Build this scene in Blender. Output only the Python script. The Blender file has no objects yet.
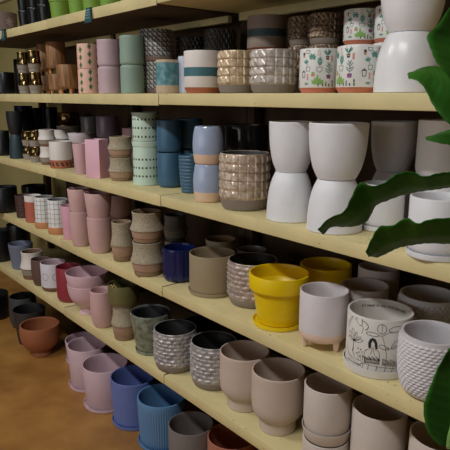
import bpy, bmesh, math, random
from math import sin, cos, pi, atan2, hypot
random.seed(7)
scene = bpy.context.scene
COL = scene.collection

# ------------------------------------------------------------------ materials
def lin(c):
    return tuple(((v/255)/12.92 if v/255 <= .04045 else ((v/255+.055)/1.055)**2.4) for v in c) + (1,)
MATS = {}
def mat(name, rgb, rough=.5, var=.018, scale=30, rgb2=None, metal=0, coat=0, bump=0, bscale=200, thr=None, spec=.5):
    if name in MATS: return MATS[name]
    m = bpy.data.materials.new(name); m.use_nodes = True
    nt = m.node_tree; N = nt.nodes; L = nt.links
    b = N['Principled BSDF']
    b.inputs['Roughness'].default_value = rough; b.inputs['Metallic'].default_value = metal
    b.inputs['Coat Weight'].default_value = coat; b.inputs['Coat Roughness'].default_value = .08
    b.inputs['Specular IOR Level'].default_value = spec
    tc = N.new('ShaderNodeTexCoord')
    n = N.new('ShaderNodeTexNoise'); n.inputs['Scale'].default_value = scale; n.inputs['Detail'].default_value = 5
    L.new(tc.outputs['Object'], n.inputs['Vector'])
    r = N.new('ShaderNodeValToRGB')
    c = lin(rgb)
    if rgb2 is not None:
        c0, c1 = c, lin(rgb2); lo, hi = thr or (.4, .6)
    else:
        c0 = tuple(v*(1-var*2) for v in c[:3])+(1,); c1 = tuple(min(1, v*(1+var)) for v in c[:3])+(1,); lo, hi = .3, .7
    r.color_ramp.elements[0].color = c0; r.color_ramp.elements[0].position = lo
    r.color_ramp.elements[1].color = c1; r.color_ramp.elements[1].position = hi
    L.new(n.outputs['Fac'], r.inputs['Fac']); L.new(r.outputs['Color'], b.inputs['Base Color'])
    if bump:
        n2 = N.new('ShaderNodeTexNoise'); n2.inputs['Scale'].default_value = bscale; n2.inputs['Detail'].default_value = 3
        L.new(tc.outputs['Object'], n2.inputs['Vector'])
        bp = N.new('ShaderNodeBump'); bp.inputs['Strength'].default_value = bump; bp.inputs['Distance'].default_value = .002
        L.new(n2.outputs['Fac'], bp.inputs['Height']); L.new(bp.outputs['Normal'], b.inputs['Normal'])
    MATS[name] = m
    return m

def wood_mat():
    m = mat('wood_grain_glaze', (150, 88, 52), .42)
    nt = m.node_tree; N = nt.nodes; L = nt.links
    b = N['Principled BSDF']; tc = N.new('ShaderNodeTexCoord')
    mp = N.new('ShaderNodeMapping'); mp.inputs['Scale'].default_value = (1, 1, .05)
    L.new(tc.outputs['Object'], mp.inputs['Vector'])
    n = N.new('ShaderNodeTexNoise'); n.inputs['Scale'].default_value = 260; n.inputs['Detail'].default_value = 3
    L.new(mp.outputs[0], n.inputs['Vector'])
    r = N.new('ShaderNodeValToRGB')
    r.color_ramp.elements[0].color = lin((110, 76, 46)); r.color_ramp.elements[0].position = .38
    r.color_ramp.elements[1].color = lin((170, 122, 78)); r.color_ramp.elements[1].position = .62
    L.new(n.outputs['Fac'], r.inputs['Fac']); L.new(r.outputs['Color'], b.inputs['Base Color'])
    return m

def tri_mat():
    """charcoal glaze with rows of chalky triangles"""
    m = mat('triangle_print', (60, 60, 62), .5)
    nt = m.node_tree; N = nt.nodes; L = nt.links
    b = N['Principled BSDF']; tc = N.new('ShaderNodeTexCoord')
    sp = N.new('ShaderNodeSeparateXYZ'); L.new(tc.outputs['Object'], sp.inputs[0])
    def M(op, a, bb=None):
        q = N.new('ShaderNodeMath'); q.operation = op
        for i, v in enumerate((a, bb)):
            if v is None: continue
            if isinstance(v, (int, float)): q.inputs[i].default_value = v
            else: L.new(v, q.inputs[i])
        return q.outputs[0]
    ang = M('ARCTAN2', sp.outputs['Y'], sp.outputs['X'])
    u = M('MULTIPLY', ang, 22/(2*pi)); v = M('MULTIPLY', sp.outputs['Z'], 60)
    fu = M('FRACT', M('ADD', u, 40)); fv = M('FRACT', v)
    t1 = M('GREATER_THAN', M('ADD', fu, fv), 1.12)
    t2 = M('LESS_THAN', M('ABSOLUTE', M('SUBTRACT', M('ADD', fu, fv), .55)), .09)
    n = N.new('ShaderNodeTexNoise'); n.inputs['Scale'].default_value = 120
    L.new(tc.outputs['Object'], n.inputs['Vector'])
    msk = M('MULTIPLY', M('MAXIMUM', t1, t2), M('GREATER_THAN', n.outputs['Fac'], .36))
    mx = N.new('ShaderNodeMix'); mx.data_type = 'RGBA'
    mx.inputs[6].default_value = lin((70, 69, 70)); mx.inputs[7].default_value = lin((206, 202, 196))
    L.new(msk, mx.inputs[0]); L.new(mx.outputs[2], b.inputs['Base Color'])
    return m

def shelf_mat():
    m = mat('cream_shelf_paint', (213, 197, 145), .55, .05, 9, bump=.15, bscale=60)
    nt = m.node_tree; N = nt.nodes; L = nt.links
    b = N['Principled BSDF']; old = b.inputs['Base Color'].links[0].from_socket
    tc = N.new('ShaderNodeTexCoord')
    n = N.new('ShaderNodeTexNoise'); n.inputs['Scale'].default_value = 70; n.inputs['Detail'].default_value = 4
    L.new(tc.outputs['Object'], n.inputs['Vector'])
    r = N.new('ShaderNodeValToRGB'); r.color_ramp.elements[0].position = .66; r.color_ramp.elements[1].position = .74
    L.new(n.outputs['Fac'], r.inputs['Fac'])
    mx = N.new('ShaderNodeMix'); mx.data_type = 'RGBA'; mx.inputs[7].default_value = lin((150, 130, 86))
    L.new(r.outputs['Color'], mx.inputs[0]); L.new(old, mx.inputs[6]); L.new(mx.outputs[2], b.inputs['Base Color'])
    return m

def leaf_mat():
    m = mat('fig_leaf', (60, 120, 38), .45, .12, 18, spec=.3)
    nt = m.node_tree; b = nt.nodes['Principled BSDF']
    tr = nt.nodes.new('ShaderNodeBsdfTranslucent'); mx = nt.nodes.new('ShaderNodeMixShader'); mx.inputs[0].default_value = .38
    nt.links.new(b.inputs['Base Color'].links[0].from_socket, tr.inputs['Color'])
    nt.links.new(b.outputs[0], mx.inputs[1]); nt.links.new(tr.outputs[0], mx.inputs[2])
    nt.links.new(mx.outputs[0], nt.nodes['Material Output'].inputs['Surface'])
    return m

CM = dict(
 brown=('brown_matte', (116, 96, 90), .7), relief=('pale_relief', (160, 142, 134), .7),
 black=('black_glaze', (19, 20, 24), .3), blackin=('black_liner', (14, 13, 14), .6), lime=('lime_glaze', (122, 160, 60), .5),
 gold=('gold_lustre', (120, 92, 40), .2), goldgrey=('stone_grey_base', (150, 140, 130), .8),
 peach=('peach_glaze', (228, 184, 164), .5), cactus=('cactus_green_print', (66, 110, 72), .6),
 mauve=('mauve_glaze', (192, 166, 174), .5), sage=('sage_glaze', (140, 162, 148), .5),
 tribase=('warm_grey_base', (140, 118, 108), .75),
 aqua=('aqua_crackle', (90, 140, 148), .3), beige=('beige_stoneware', (196, 172, 146), .7), pale=('pale_lilac_glaze', (196, 204, 220), .35),
 white=('warm_white_glaze', (226, 218, 212), .5), teal=('teal_brush', (62, 110, 120), .5), terra=('terracotta', (176, 104, 74), .75),
 ebronze=('bronze_glaze', (196, 172, 142), .3), esilver=('silver_taupe_glaze', (178, 166, 158), .25), ebase=('grey_brown_base', (134, 122, 112), .75),
 edark=('dark_speckled_glaze', (64, 60, 60), .4), taupe=('taupe_matte', (150, 134, 124), .6), tauped=('dark_teal_brush', (64, 86, 92), .6),
 ebrown=('brown_mosaic_glaze', (120, 98, 76), .3),
 printwhite=('white_print_ground', (228, 228, 224), .4), peachbase=('terracotta_pink_base', (204, 124, 98), .7),
 bigwhite=('satin_white_glaze', (232, 231, 234), .3), mattwhite=('matte_white_glaze', (226, 226, 230), .5),
 dteal=('dark_teal_glaze', (44, 62, 70), .5), dblack=('soft_black', (26, 29, 33), .5), cobalt=('cobalt_glaze', (16, 26, 76), .25),
 paleflare=('pale_lilac_white', (212, 200, 206), .5), pink=('dusty_pink', (204, 164, 168), .55), rose=('rose_pink', (214, 160, 176), .5),
 sqpink=('candy_pink', (230, 182, 198), .45), greyg=('grey_glaze', (112, 108, 112), .3), lilacg=('dim_lilac_glaze', (120, 108, 126), .3),
 conc=None, concpink=('pinkish_clay', (172, 140, 118), .75), concbase=('brown_clay_base', (142, 114, 86), .8),
 mint=('mint_glaze', (196, 218, 200), .5), mintdot=('dark_hole', (52, 58, 52), .8), blue=('teal_blue_glaze', (60, 98, 126), .4), ribblue=('slate_blue_glaze', (62, 98, 124), .4),
 lilac=('blue_lilac_gloss', (164, 178, 204), .12), lilacbase=('beige_bare_clay', (222, 190, 162), .65), gloss=('black_gloss', (40, 42, 48), .12),
 ebeige=('beige_lustre', (190, 168, 146), .3), red_brown=('brown_rib_glaze', (74, 48, 46), .5), red=('brick_red_glaze', (186, 102, 82), .5), wine=('wine_red_glaze', (146, 50, 62), .4),
 gridline=('grey_grid_line', (110, 108, 112), .6), gridbase=('tan_clay_base', (200, 140, 96), .75),
 dkpink=('dusty_pink_tall', (206, 168, 166), .55), taupey=('khaki_taupe', (150, 134, 106), .6), yellow=('yellow_glaze', (234, 200, 10), .38),
 feetwhite=('lilac_white_matte', (214, 206, 208), .55), blush=('blush_clay', (226, 198, 180), .7), pgrey=('pale_grey_matte', (196, 186, 184), .6),
 texw=('woven_white', (206, 202, 206), .55), mural=('mural_white', (216, 212, 206), .5), ink=('black_ink', (42, 42, 44), .7),
 bluegrey=('blue_grey_glaze', (112, 120, 140), .5), dbrown=('dark_brown_matte', (98, 74, 66), .6), circ=('circle_white', (216, 212, 220), .5), brbase=('brown_bare_base', (120, 86, 66), .75),
 bowlpink=('shell_pink_glaze', (216, 182, 190), .45), olive=('olive_glaze', (104, 100, 62), .35), raffia=('raffia', (214, 184, 120), .8),
 ggreen=('grey_green_glaze', (120, 126, 108), .3), scale=('pewter_glaze', (160, 152, 152), .25), gob=('taupe_goblet', (198, 180, 166), .6),
 tpale=('pale_taupe', (204, 192, 184), .6), tdark=('dark_taupe', (120, 112, 108), .6), terra2=('terracotta_rim', (166, 104, 82), .7),
 dgrey=('dark_grey_glaze', (66, 68, 68), .5), char=('charcoal_matte', (48, 44, 42), .55), terrab=('terracotta_bowl', (158, 96, 62), .6),
 fpink=('mauve_pink_glaze', (208, 180, 188), .5), purple=('periwinkle_glaze', (100, 118, 178), .45), fblue=('denim_blue_glaze', (94, 136, 178), .45),
 p_teal=('print_teal', (92, 150, 138), .6), p_green=('print_green', (134, 176, 92), .6), p_dark=('print_dark', (58, 74, 70), .6), p_purple=('print_purple', (140, 74, 130), .6), p_pink=('print_pink', (206, 150, 140), .6), p_grey=('print_grey', (130, 150, 140), .6),
 twhite=('tag_white', (190, 214, 218), .5), tag=('tag_teal', (24, 78, 84), .4))
def cm(k):
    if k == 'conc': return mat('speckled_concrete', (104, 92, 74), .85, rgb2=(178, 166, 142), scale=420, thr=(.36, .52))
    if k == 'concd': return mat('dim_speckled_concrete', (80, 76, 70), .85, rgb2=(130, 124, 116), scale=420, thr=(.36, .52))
    if k == 'wood': return wood_mat() if 'wood_grain_glaze' not in MATS else MATS['wood_grain_glaze']
    if k == 'tri': return tri_mat() if 'triangle_print' not in MATS else MATS['triangle_print']
    if k == 'shelf': return shelf_mat() if 'cream_shelf_paint' not in MATS else MATS['cream_shelf_paint']
    if k == 'leaf': return leaf_mat() if 'fig_leaf' not in MATS else MATS['fig_leaf']
    kw = {}
    if k == 'aqua': return mat('aqua_crackle', (78, 128, 138), .25, rgb2=(128, 170, 174), scale=45, thr=(.38, .66))
    if k == 'ebrown': return mat('brown_mosaic_glaze', (76, 58, 44), .3, rgb2=(150, 128, 104), scale=150, thr=(.4, .6), metal=.2)
    if k == 'ebronze': return mat('bronze_glaze', (176, 150, 120), .28, rgb2=(214, 192, 160), scale=60, thr=(.36, .6), metal=.2)
    if k == 'ebeige': return mat('beige_lustre', (168, 146, 126), .28, rgb2=(206, 186, 166), scale=60, thr=(.36, .6), metal=.2)
    if k == 'esilver': return mat('silver_taupe_glaze', (160, 148, 140), .24, rgb2=(204, 194, 186), scale=60, thr=(.36, .6), metal=.15)
    if k == 'scale': return mat('pewter_glaze', (146, 142, 144), .32, rgb2=(184, 178, 178), scale=50, thr=(.36, .6), metal=.2)
    if k == 'gold': return mat('gold_lustre', (84, 64, 34), .16, rgb2=(160, 138, 92), scale=40, thr=(.4, .6), metal=.95)
    if k == 'etaupe': return mat('mauve_taupe_glaze', (146, 128, 122), .28, rgb2=(182, 166, 158), scale=50, thr=(.36, .6), metal=.15)
    if k == 'ggreen': return mat('grey_green_glaze', (92, 94, 78), .28, rgb2=(142, 150, 134), scale=40, thr=(.35, .65))
    a = CM[k]
    return mat(a[0], a[1], a[2])

# ------------------------------------------------------------------ object helpers
def link(name, me, parent=None):
    o = bpy.data.objects.new(name, me); COL.objects.link(o)
    if parent: o.parent = parent
    return o
def finish(name, bm, mats, parent=None, angle=38, smooth=True):
    bmesh.ops.recalc_face_normals(bm, faces=bm.faces)
    for f in bm.faces: f.smooth = smooth
    for e in bm.edges:
        if len(e.link_faces) == 2 and e.calc_face_angle(0) > math.radians(angle): e.smooth = False
    me = bpy.data.meshes.new(name); bm.to_mesh(me); bm.free()
    for m in (mats if isinstance(mats, (list, tuple)) else [mats]): me.materials.append(m)
    return link(name, me, parent)
def tag(o, label=None, cat=None, group=None, kind=None):
    if label: o['label'] = label
    if cat: o['category'] = cat
    if group: o['group'] = group
    if kind: o['kind'] = kind
    return o
def box(bm, x0, x1, y0, y1, z0, z1, mi=0):
    v = [bm.verts.new((x, y, z)) for x in (x0, x1) for y in (y0, y1) for z in (z0, z1)]
    for q in ((0,1,3,2),(4,6,7,5),(0,4,5,1),(2,3,7,6),(0,2,6,4),(1,5,7,3)):
        f = bm.faces.new([v[i] for i in q]); f.material_index = mi
def bevel(bm, w, seg=2):
    bmesh.ops.bevel(bm, geom=list(bm.edges), offset=w, segments=seg, affect='EDGES', profile=.5)

def catmull(pts, n=6):
    out = []
    P = [pts[0]] + list(pts) + [pts[-1]]
    for i in range(1, len(P)-2):
        p0, p1, p2, p3 = P[i-1], P[i], P[i+1], P[i+2]
        for j in range(n):
            t = j/n
            out.append(tuple(.5*(2*p1[k] + (p2[k]-p0[k])*t + (2*p0[k]-5*p1[k]+4*p2[k]-p3[k])*t*t + (-p0[k]+3*p1[k]-3*p2[k]+p3[k])*t**3) for k in range(len(p1))))
    out.append(tuple(pts[-1]))
    return out
def rad_at(prof, z):
    for (r0, z0), (r1, z1) in zip(prof, prof[1:]):
        if z0 <= z <= z1 and z1 > z0: return r0 + (r1-r0)*(z-z0)/(z1-z0)
    return prof[-1][0] if z > prof[-1][1] else prof[0][0]

def lathe(bm, rows, seg, disp=None, flip_h=None, th0=0, closed_bottom=True):
    """rows: (r, z, mat_of_band_above, displace?)"""
    rings = []
    for r, z, mi, d in rows:
        if r < 1e-6:
            rings.append([bm.verts.new((0, 0, z if flip_h is None else flip_h-z))]); continue
        ring = []
        for k in range(seg):
            t = th0 + 2*pi*k/seg
            rr = r + (disp(t, z) if (disp and d) else 0)
            ring.append(bm.verts.new((rr*cos(t), rr*sin(t), z if flip_h is None else flip_h-z)))
        rings.append(ring)
    for i in range(len(rings)-1):
        a, b = rings[i], rings[i+1]; mi = rows[i][2]
        for k in range(seg):
            k2 = (k+1) % seg
            if len(a) == 1 and len(b) == 1: continue
            if len(a) == 1: f = bm.faces.new((a[0], b[k], b[k2]))
            elif len(b) == 1: f = bm.faces.new((a[k], a[k2], b[0]))
            else: f = bm.faces.new((a[k], a[k2], b[k2], b[k]))
            f.material_index = mi

def vessel(outer, R, H, t=.005, floor=None, bands=None, inner=1, dense=0, seg=64, disp=None, inv=False, th0=0, z0=0.0, zin=None):
    """closed clay wall: outer = [(r/R, z/H)...]; bands = [(z/H upper limit, mat index)...]"""
    out = [(r*R, z*H) for r, z in outer]
    if dense:
        q = []
        for (r0, a), (r1, b) in zip(out, out[1:]):
            n = max(1, int(math.ceil(abs(b-a)/dense)))
            q += [(r0+(r1-r0)*j/n, a+(b-a)*j/n) for j in range(n)]
        out = q + [out[-1]]
    if bands:                                     # add rows exactly at the band limits
        for zf, _ in bands:
            z = zf*H
            for i in range(len(out)-1):
                if out[i][1] < z-1e-6 and out[i+1][1] > z+1e-6:
                    f = (z-out[i][1])/(out[i+1][1]-out[i][1]); out.insert(i+1, (out[i][0]+(out[i+1][0]-out[i][0])*f, z)); break
    def mi(z):
        if not bands: return 0
        for zf, m in bands:
            if z < zf*H-1e-6: return m
        return bands[-1][1]
    rows = [(0, z0*H, mi(0), False)]
    for i, (r, z) in enumerate(out[:-1]): rows.append((r, z, mi(z), True))
    rt = out[-1][0]; mt = mi(H*.999)
    rows += [(rt, H-.003, mt, False), (rt-.0008, H-.0008, mt, False), (rt-t*.5, H, mt, False), (rt-t+.0008, H-.0008, inner, False), (rt-t, H-.003, inner, False)]
    fl = floor if floor is not None else max(.006, out[0][1]+.006)
    for j in range(1, 13):
        z = H-.004-(H-.004-fl)*j/12
        rows.append((max(.004, rad_at(out, z)-t*(1 if j < 12 else 1.6)), z, inner, False))
    rows.append((0, fl, inner, False))
    bm = bmesh.new()
    lathe(bm, rows, seg, disp, H if inv else None, th0)
    return bm, out

def ring_solid(rows, seg=56):
    bm = bmesh.new(); lathe(bm, [(r, z, 0, False) for r, z in rows], seg); return bm

def saucer_bm(R, h=.016):
    return ring_solid([(0, 0), (R*.93, 0), (R*.97, .0015), (R*1.0, h-.002), (R*.995, h), (R*.965, h-.001), (R*.95, .0075), (0, .0065)])

# ---- flat shapes wrapped round a pot: shp = list of polygons [(arc metres, z)]; prof = outer profile
def wrap(name, polys, prof, th, mats, parent, lift=.0005, thick=.0003, inside=0):
    bm = bmesh.new()
    for pts, mi in polys:
        R0 = rad_at(prof, sum(p[1] for p in pts)/len(pts)) - inside
        fr = []; bk = []
        for s, z in pts:
            a = th + s/R0
            r = (rad_at(prof, z) + lift) if not inside else (rad_at(prof, z) - inside - lift)
            fr.append(bm.verts.new((r*cos(a), r*sin(a), z)))
        try:
            f = bm.faces.new(fr); f.material_index = mi
        except ValueError: pass
    o = finish(name, bm, mats, parent)
    return o
def stroke(pts, w):
    """polyline -> list of quads"""
    out = []
    for (a, b), (c, d) in zip(pts, pts[1:]):
        l = hypot(c-a, d-b)
        if l < 1e-7: continue
        nx, ny = -(d-b)/l*w/2, (c-a)/l*w/2
        ex, ey = (c-a)/l*w*.3, (d-b)/l*w*.3
        out.append([(a-nx-ex, b-ny-ey), (c-nx+ex, d-ny+ey), (c+nx+ex, d+ny+ey), (a+nx-ex, b+ny-ey)])
    return out
def ell(cx, cz, rx, rz, ang=0, n=14):
    return [(cx+rx*cos(t)*cos(ang)-rz*sin(t)*sin(ang), cz+rx*cos(t)*sin(ang)+rz*sin(t)*cos(ang)) for t in [2*pi*k/n for k in range(n)]]
def leafp(x, z, L, w, ang):
    pr = [(0, 0), (.25, .8), (.55, 1), (.8, .6), (1, 0), (.8, -.6), (.55, -1), (.25, -.8)]
    return [(x+L*u*cos(ang)-w/2*v*sin(ang), z+L*u*sin(ang)+w/2*v*cos(ang)) for u, v in pr]

# ---- relief functions
def pyramids(nc, nr, z0, z1, amp, stagger=False, tilt=.0):
    def f(t, z):
        if z <= z0 or z >= z1: return 0
        v = (z-z0)/(z1-z0)*nr; u = t/(2*pi)*nc
        if stagger and int(v) % 2: u += .5
        a = abs((u % 1)-.5)*2; b = abs((v % 1)-.5)*2
        m = min(1, (1-max(a, b))*3.2)
        d = ((u % 1)-.5)*2+((v % 1)-.5)*2
        return amp*m*(1-.75*max(0, min(1, d*1.6+.15))) if tilt else amp*m
    return f
def scales(nc, nr, z0, z1, amp):
    def f(t, z):
        if z <= z0 or z >= z1: return 0
        v = (z-z0)/(z1-z0)*nr; u = t/(2*pi)*nc
        if int(v) % 2: u += .5
        a = ((u % 1)-.5)*2; b = v % 1
        e = max(0, 1-abs(a)**2.5)
        return amp*e*min(b*1.25, (1-b)*5)
    return f
def bumps(nc, nr, z0, z1, amp):
    def f(t, z):
        if z <= z0 or z >= z1: return 0
        v = (z-z0)/(z1-z0)*nr; u = t/(2*pi)*nc
        if int(v) % 2: u += .5
        a = ((u % 1)-.5)*2; b = ((v % 1)-.5)*2
        return amp*max(0, 1-a*a-b*b)
    return f
def vribs(n, amp): return lambda t, z: amp*abs(cos(n*t/2))
def hribs(n, H, amp): return lambda t, z: amp*abs(sin(pi*n*z/H))
def flutes(n, amp): return lambda t, z: amp*(abs(cos(n*t/2))-.6)

# ---- outlines  (r/R, z/H)
CYL = [(.93, 0), (.975, .012), (.993, .035), (1, .07), (1, 1)]
CYLR = [(.74, 0), (.84, .012), (.92, .045), (.975, .10), (1, .18), (1, 1)]
def TAPER(b): return [(b-.05, 0), (b-.01, .012), (b, .03), (1, 1)]
FLARE = [(.61, 0)] + catmull([(.66, .012), (.82, .20), (.93, .45), (.985, .74), (1, 1)], 5)
BULB = catmull([(.76, 0), (.85, .03), (.93, .18), (1, .42), (.98, .70), (.86, 1)], 5)
SPOOL = [(.74, 0), (.78, .015), (.82, .15), (.86, .165), (.92, .32), (.93, .38), (1, .41)] + catmull([(.995, .44), (.875, .62), (.835, .80), (.87, 1)], 4)
GOB = [(.67, 0), (.70, .01), (.71, .03), (.675, .18), (.685, .195)] + catmull([(.70, .205), (.86, .26), (.96, .34), (1, .46), (1, .7), (1, 1)], 5)
BOWL = [(.44, 0), (.46, .01), (.42, .12), (.40, .20)] + catmull([(.44, .23), (.66, .34), (.87, .55), (.97, .8), (1, 1)], 5)
YEL = [(.66, 0), (.69, .012), (.70, .03), (.86, .66), (.96, .675), (.985, .69), (1, .72), (1, 1)]
TEX = [(.58, 0)] + catmull([(.66, .015), (.84, .12), (.95, .30), (1, .55), (1, .8), (.97, 1)], 6)
ROUND = [(.70, 0)] + catmull([(.75, .015), (.86, .2), (.95, .5), (.99, .8), (1, 1)], 5)
ROUND2 = [(.68, 0)] + catmull([(.74, .015), (.88, .15), (.98, .4), (1, .65), (.98, 1)], 5)
EMB = [(.80, 0), (.86, .015), (.94, .10), (.965, .18), (.97, .2), (.97, .97), (.98, 1)]
MAUVE = [(.86, 0)] + catmull([(.92, .015), (.985, .07), (1, .16), (1, .5), (1, 1)], 4)
ROUNDG = catmull([(.72, 0), (.82, .02), (.96, .2), (1, .45), (.97, .8), (.93, 1)], 5)

SAUCER = {'yellowpot': .86, 'greygreen': .80, 'taupecyl': 1.05, 'muralpot': 1.08, 'taupepale': 1.05, 'pinksauc': 1.02, 'purplepot': 1.0, 'bluerib': 1.02, 'whitecyl': 1.03}
class Pot:
    def __init__(s, row):
        s.id, s.kind, s.X, s.Y, s.Z, s.R, s.H, s.saucer, s.inv, s.nest, s.label, s.group = row
        s.loc = (s.X, s.Y, s.Z+.0005); s.th = atan2(-s.Y, -s.X)
        s.root = None
    def empty(s, name):
        o = link(name, None); o.location = s.loc; s.root = o
        return o
    def single(s, name, bm, mats):
        o = finish(name, bm, mats); o.location = s.loc; s.root = o
        return o

def add_saucer(p, m):
    finish('saucer', saucer_bm(p.R*SAUCER.get(p.kind, 1.06), (.022 if p.kind == 'muralpot' else .017 if p.kind in ('pinksauc', 'purplepot', 'bluerib') else .014)), m, p.root)

def simple(p, name, outer, m, inner=None, saucer=False, liner=False, **kw):
    """one glazed pot; becomes Empty > body + saucer (+ liner) when it has parts"""
    ms = [m, inner or m]
    if saucer or liner:
        p.empty(name); lift = .008 if saucer else 0
        H = p.H-lift; bm, prof = vessel(outer, p.R, H, inv=p.inv, **kw)
        b = finish('body', bm, ms, p.root); b.location.z = lift
        if saucer: add_saucer(p, m)
        if liner:
            rl = p.R*.86
            l = ring_solid([(0, H*.30), (rl*.8, H*.30), (rl, H*.955), (rl*.97, H*.965), (rl*.93, H*.93), (rl*.78, H*.55), (0, H*.53)])
            lo = finish('nursery_liner', l, cm('blackin'), p.root); lo.location.z = lift; lo['label'] = 'black inner liner'
        return b, prof
    bm, prof = vessel(outer, p.R, p.H, inv=p.inv, **kw)
    return p.single(name, bm, ms), prof

def saucer_stack(p):
    b, prof = simple(p, 'pale_taupe_pot', [(.86, 0), (.9, .02), (.985, .28), (1, .34), (1, 1)], cm('tpale'), saucer=True)
    R = p.R
    for c in list(p.root.children):
        if c.name.startswith('saucer'): bpy.data.objects.remove(c)
    finish('saucer', ring_solid([(0, 0), (R*.88, 0), (R*.94, .004), (R*1.04, .034), (R*1.045, .038), (R*1.02, .038), (R*.91, .0075), (0, .007)]), cm('tpale'), p.root)
def nested(outer, p, down):
    """outline of a pot whose lower part sits inside the pot below: z shifted down by `down`"""
    return outer

def make(p):
    k = p.kind; R, H = p.R, p.H
    if k == 'flower_relief':
        p.empty('relief_pot'); bm, prof = vessel(CYL, R, H); finish('body', bm, [cm('brown')]*2, p.root)
        for s0 in (-.045, .028):
            pl = []
            for a in range(7): pl += [(leafp(s0, H*.55, .026, .009, a*2*pi/7), 0)]
            pl += [(q, 0) for q in stroke([(s0, H*.5), (s0+.006, H*.3), (s0, .008)], .003)]
            pl += [(leafp(s0+.004, H*.3, .024, .008, 2.4), 0), (leafp(s0+.004, H*.3, .024, .008, .7), 0)]
            o = wrap('relief_flower', pl, prof, p.th, cm('relief'), p.root, lift=.0015); o['label'] = 'raised flower pattern'
    elif k == 'blacktaper': simple(p, 'black_glossy_pot', TAPER(.8)[:-1]+[(.97, .86), (1, .87), (1, 1)], cm('black'))
    elif k == 'limepot': simple(p, 'lime_pot', [(.76, 0), (.79, .012), (.80, .03), (.93, .74), (1, .75), (1, 1)], cm('lime'))
    elif k in ('blackcyl',): simple(p, 'black_cylinder_pot', CYL, cm('black'), cm('blackin'))
    elif k in ('goldspool', 'whitespool', 'concspool', 'concdark'):
        nm = dict(goldspool='gold_waisted_pot', whitespool='white_waisted_pot', concspool='speckled_waisted_pot', concdark='speckled_waisted_pot')[k]
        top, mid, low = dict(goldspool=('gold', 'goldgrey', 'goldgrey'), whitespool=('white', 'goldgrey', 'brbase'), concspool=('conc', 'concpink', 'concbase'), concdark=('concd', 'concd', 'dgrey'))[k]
        p.empty(nm)
        bm, prof = vessel(SPOOL, R, H, bands=[(.405, 1), (1.1, 0)], inner=2, floor=H*.1)
        o = finish('body', bm, [cm(top), cm(mid), cm(top if k == 'goldspool' else low)], p.root)
        bm = ring_solid([(0, 0.0005), (R*.75, .0005), (R*.79, H*.016), (R*.832, H*.148), (R*.826, H*.158), (R*.78, H*.158)])
        b = finish('foot_ring', bm, cm(low), p.root); b['label'] = 'unglazed foot ring'
    elif k == 'woodpot':
        p.empty('wood_grain_pot'); f = min(.024, H*.18)
        bm, prof = vessel([(.80, 0), (.9, .02), (.97, .06), (1, .12), (1, 1)], R, H-f)
        b = finish('body', bm, [cm('wood'), cm('dbrown')], p.root); b.location.z = f
        for j in range(3):
            a = p.th + .35 + j*2*pi/3
            l = finish('foot', ring_solid([(0, 0), (.0065, 0), (.007, .002), (.009, f+.002), (0, f+.002)], 16), cm('gridbase'), p.root)
            l.location = (R*.62*cos(a), R*.62*sin(a), 0)
    elif k == 'cactuspot':
        p.empty('cactus_print_pot'); bm, prof = vessel(CYL, R, H); finish('body', bm, [cm('peach')]*2, p.root)
        pl = []; n = 7; st = 2*pi*R/n
        for c in range(n):
            for r in range(3):
                z = H*(.13+.30*r) + (H*.13 if c % 2 else 0); s = (c-n//2)*st*.98+.006
                if z > H-.012: continue
                pl += [(ell(s, z+.002, .0042, .0125), 0), (ell(s-.0052, z+.001, .0022, .0048, .25), 0), (ell(s+.0052, z+.003, .0022, .0048, -.25), 0)]
                pl += [(q, 0) for q in stroke([(s, z), (s-.005, z-.002)], .0022)+stroke([(s, z+.001), (s+.005, z)], .0022)]
        wrap('printed_cacti', pl, prof, p.th, cm('cactus'), p.root)['label'] = 'green cactus print'
    elif k == 'mauvepot': simple(p, 'mauve_pot', MAUVE, cm('mauve'))
    elif k == 'sagepot': simple(p, 'sage_pot', MAUVE, cm('sage'))
    elif k == 'tripot':
        p.empty('triangle_print_pot'); bm, prof = vessel(CYL, R, H, bands=[(.14, 1), (1.1, 0)], inner=2)
        finish('body', bm, [cm('tri'), cm('tribase'), cm('dgrey')], p.root)
        b = finish('bare_base', ring_solid([(0, .0004), (R*.94, .0004), (R*.982, H*.013), (R*1.008, H*.07), (R*1.008, H*.135), (R*.99, H*.137)]), cm('tribase'), p.root); b['label'] = 'unglazed base'
    elif k == 'aquapot':
        p.empty('aqua_pot'); bm, prof = vessel(CYL, R, H, bands=[(.24, 1), (.92, 0), (1.1, 1)], inner=1, dense=.01, disp=lambda t, z: .0012*sin(9*t+z*150)); finish('body', bm, [cm('aqua'), cm('beige')], p.root)
        b = finish('bare_base', ring_solid([(0, .0004), (R*.94, .0004), (R*.985, H*.013), (R*1.012, H*.07), (R*1.012, H*.235), (R*.99, H*.237)]), cm('beige'), p.root); b['label'] = 'bare beige base'
    elif k == 'palepot': simple(p, 'pale_pot', CYL, cm('pale'))
    elif k == 'stripepot':
        p.empty('striped_pot')
        w = lambda t, z: 0
        bm, prof = vessel([(.84, 0), (.865, .01), (.88, .04), (.985, .135), (1, .15), (1, 1)], R, H, bands=[(.14, 2), (.40, 0), (.61, 1), (1.1, 0)], inner=0, floor=.02)
        finish('body', bm, [cm('white'), cm('teal'), cm('terra')], p.root)
        b = finish('terracotta_base', ring_solid([(0, .0004), (R*.845, .0004), (R*.872, H*.011), (R*.888, H*.04), (R*.988, H*.13), (R*.97, H*.132)]), cm('terra'), p.root); b['label'] = 'bare terracotta base'
    elif k == 'stripetaupe':
        p.empty('striped_pot'); bm, prof = vessel([(.9, 0), (.94, .01), (1, .06), (1, 1)], R, H, bands=[(.05, 2), (.38, 0), (.60, 1), (1.1, 0)], inner=0)
        finish('body', bm, [cm('taupe'), cm('tauped'), cm('terra')], p.root)
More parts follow.
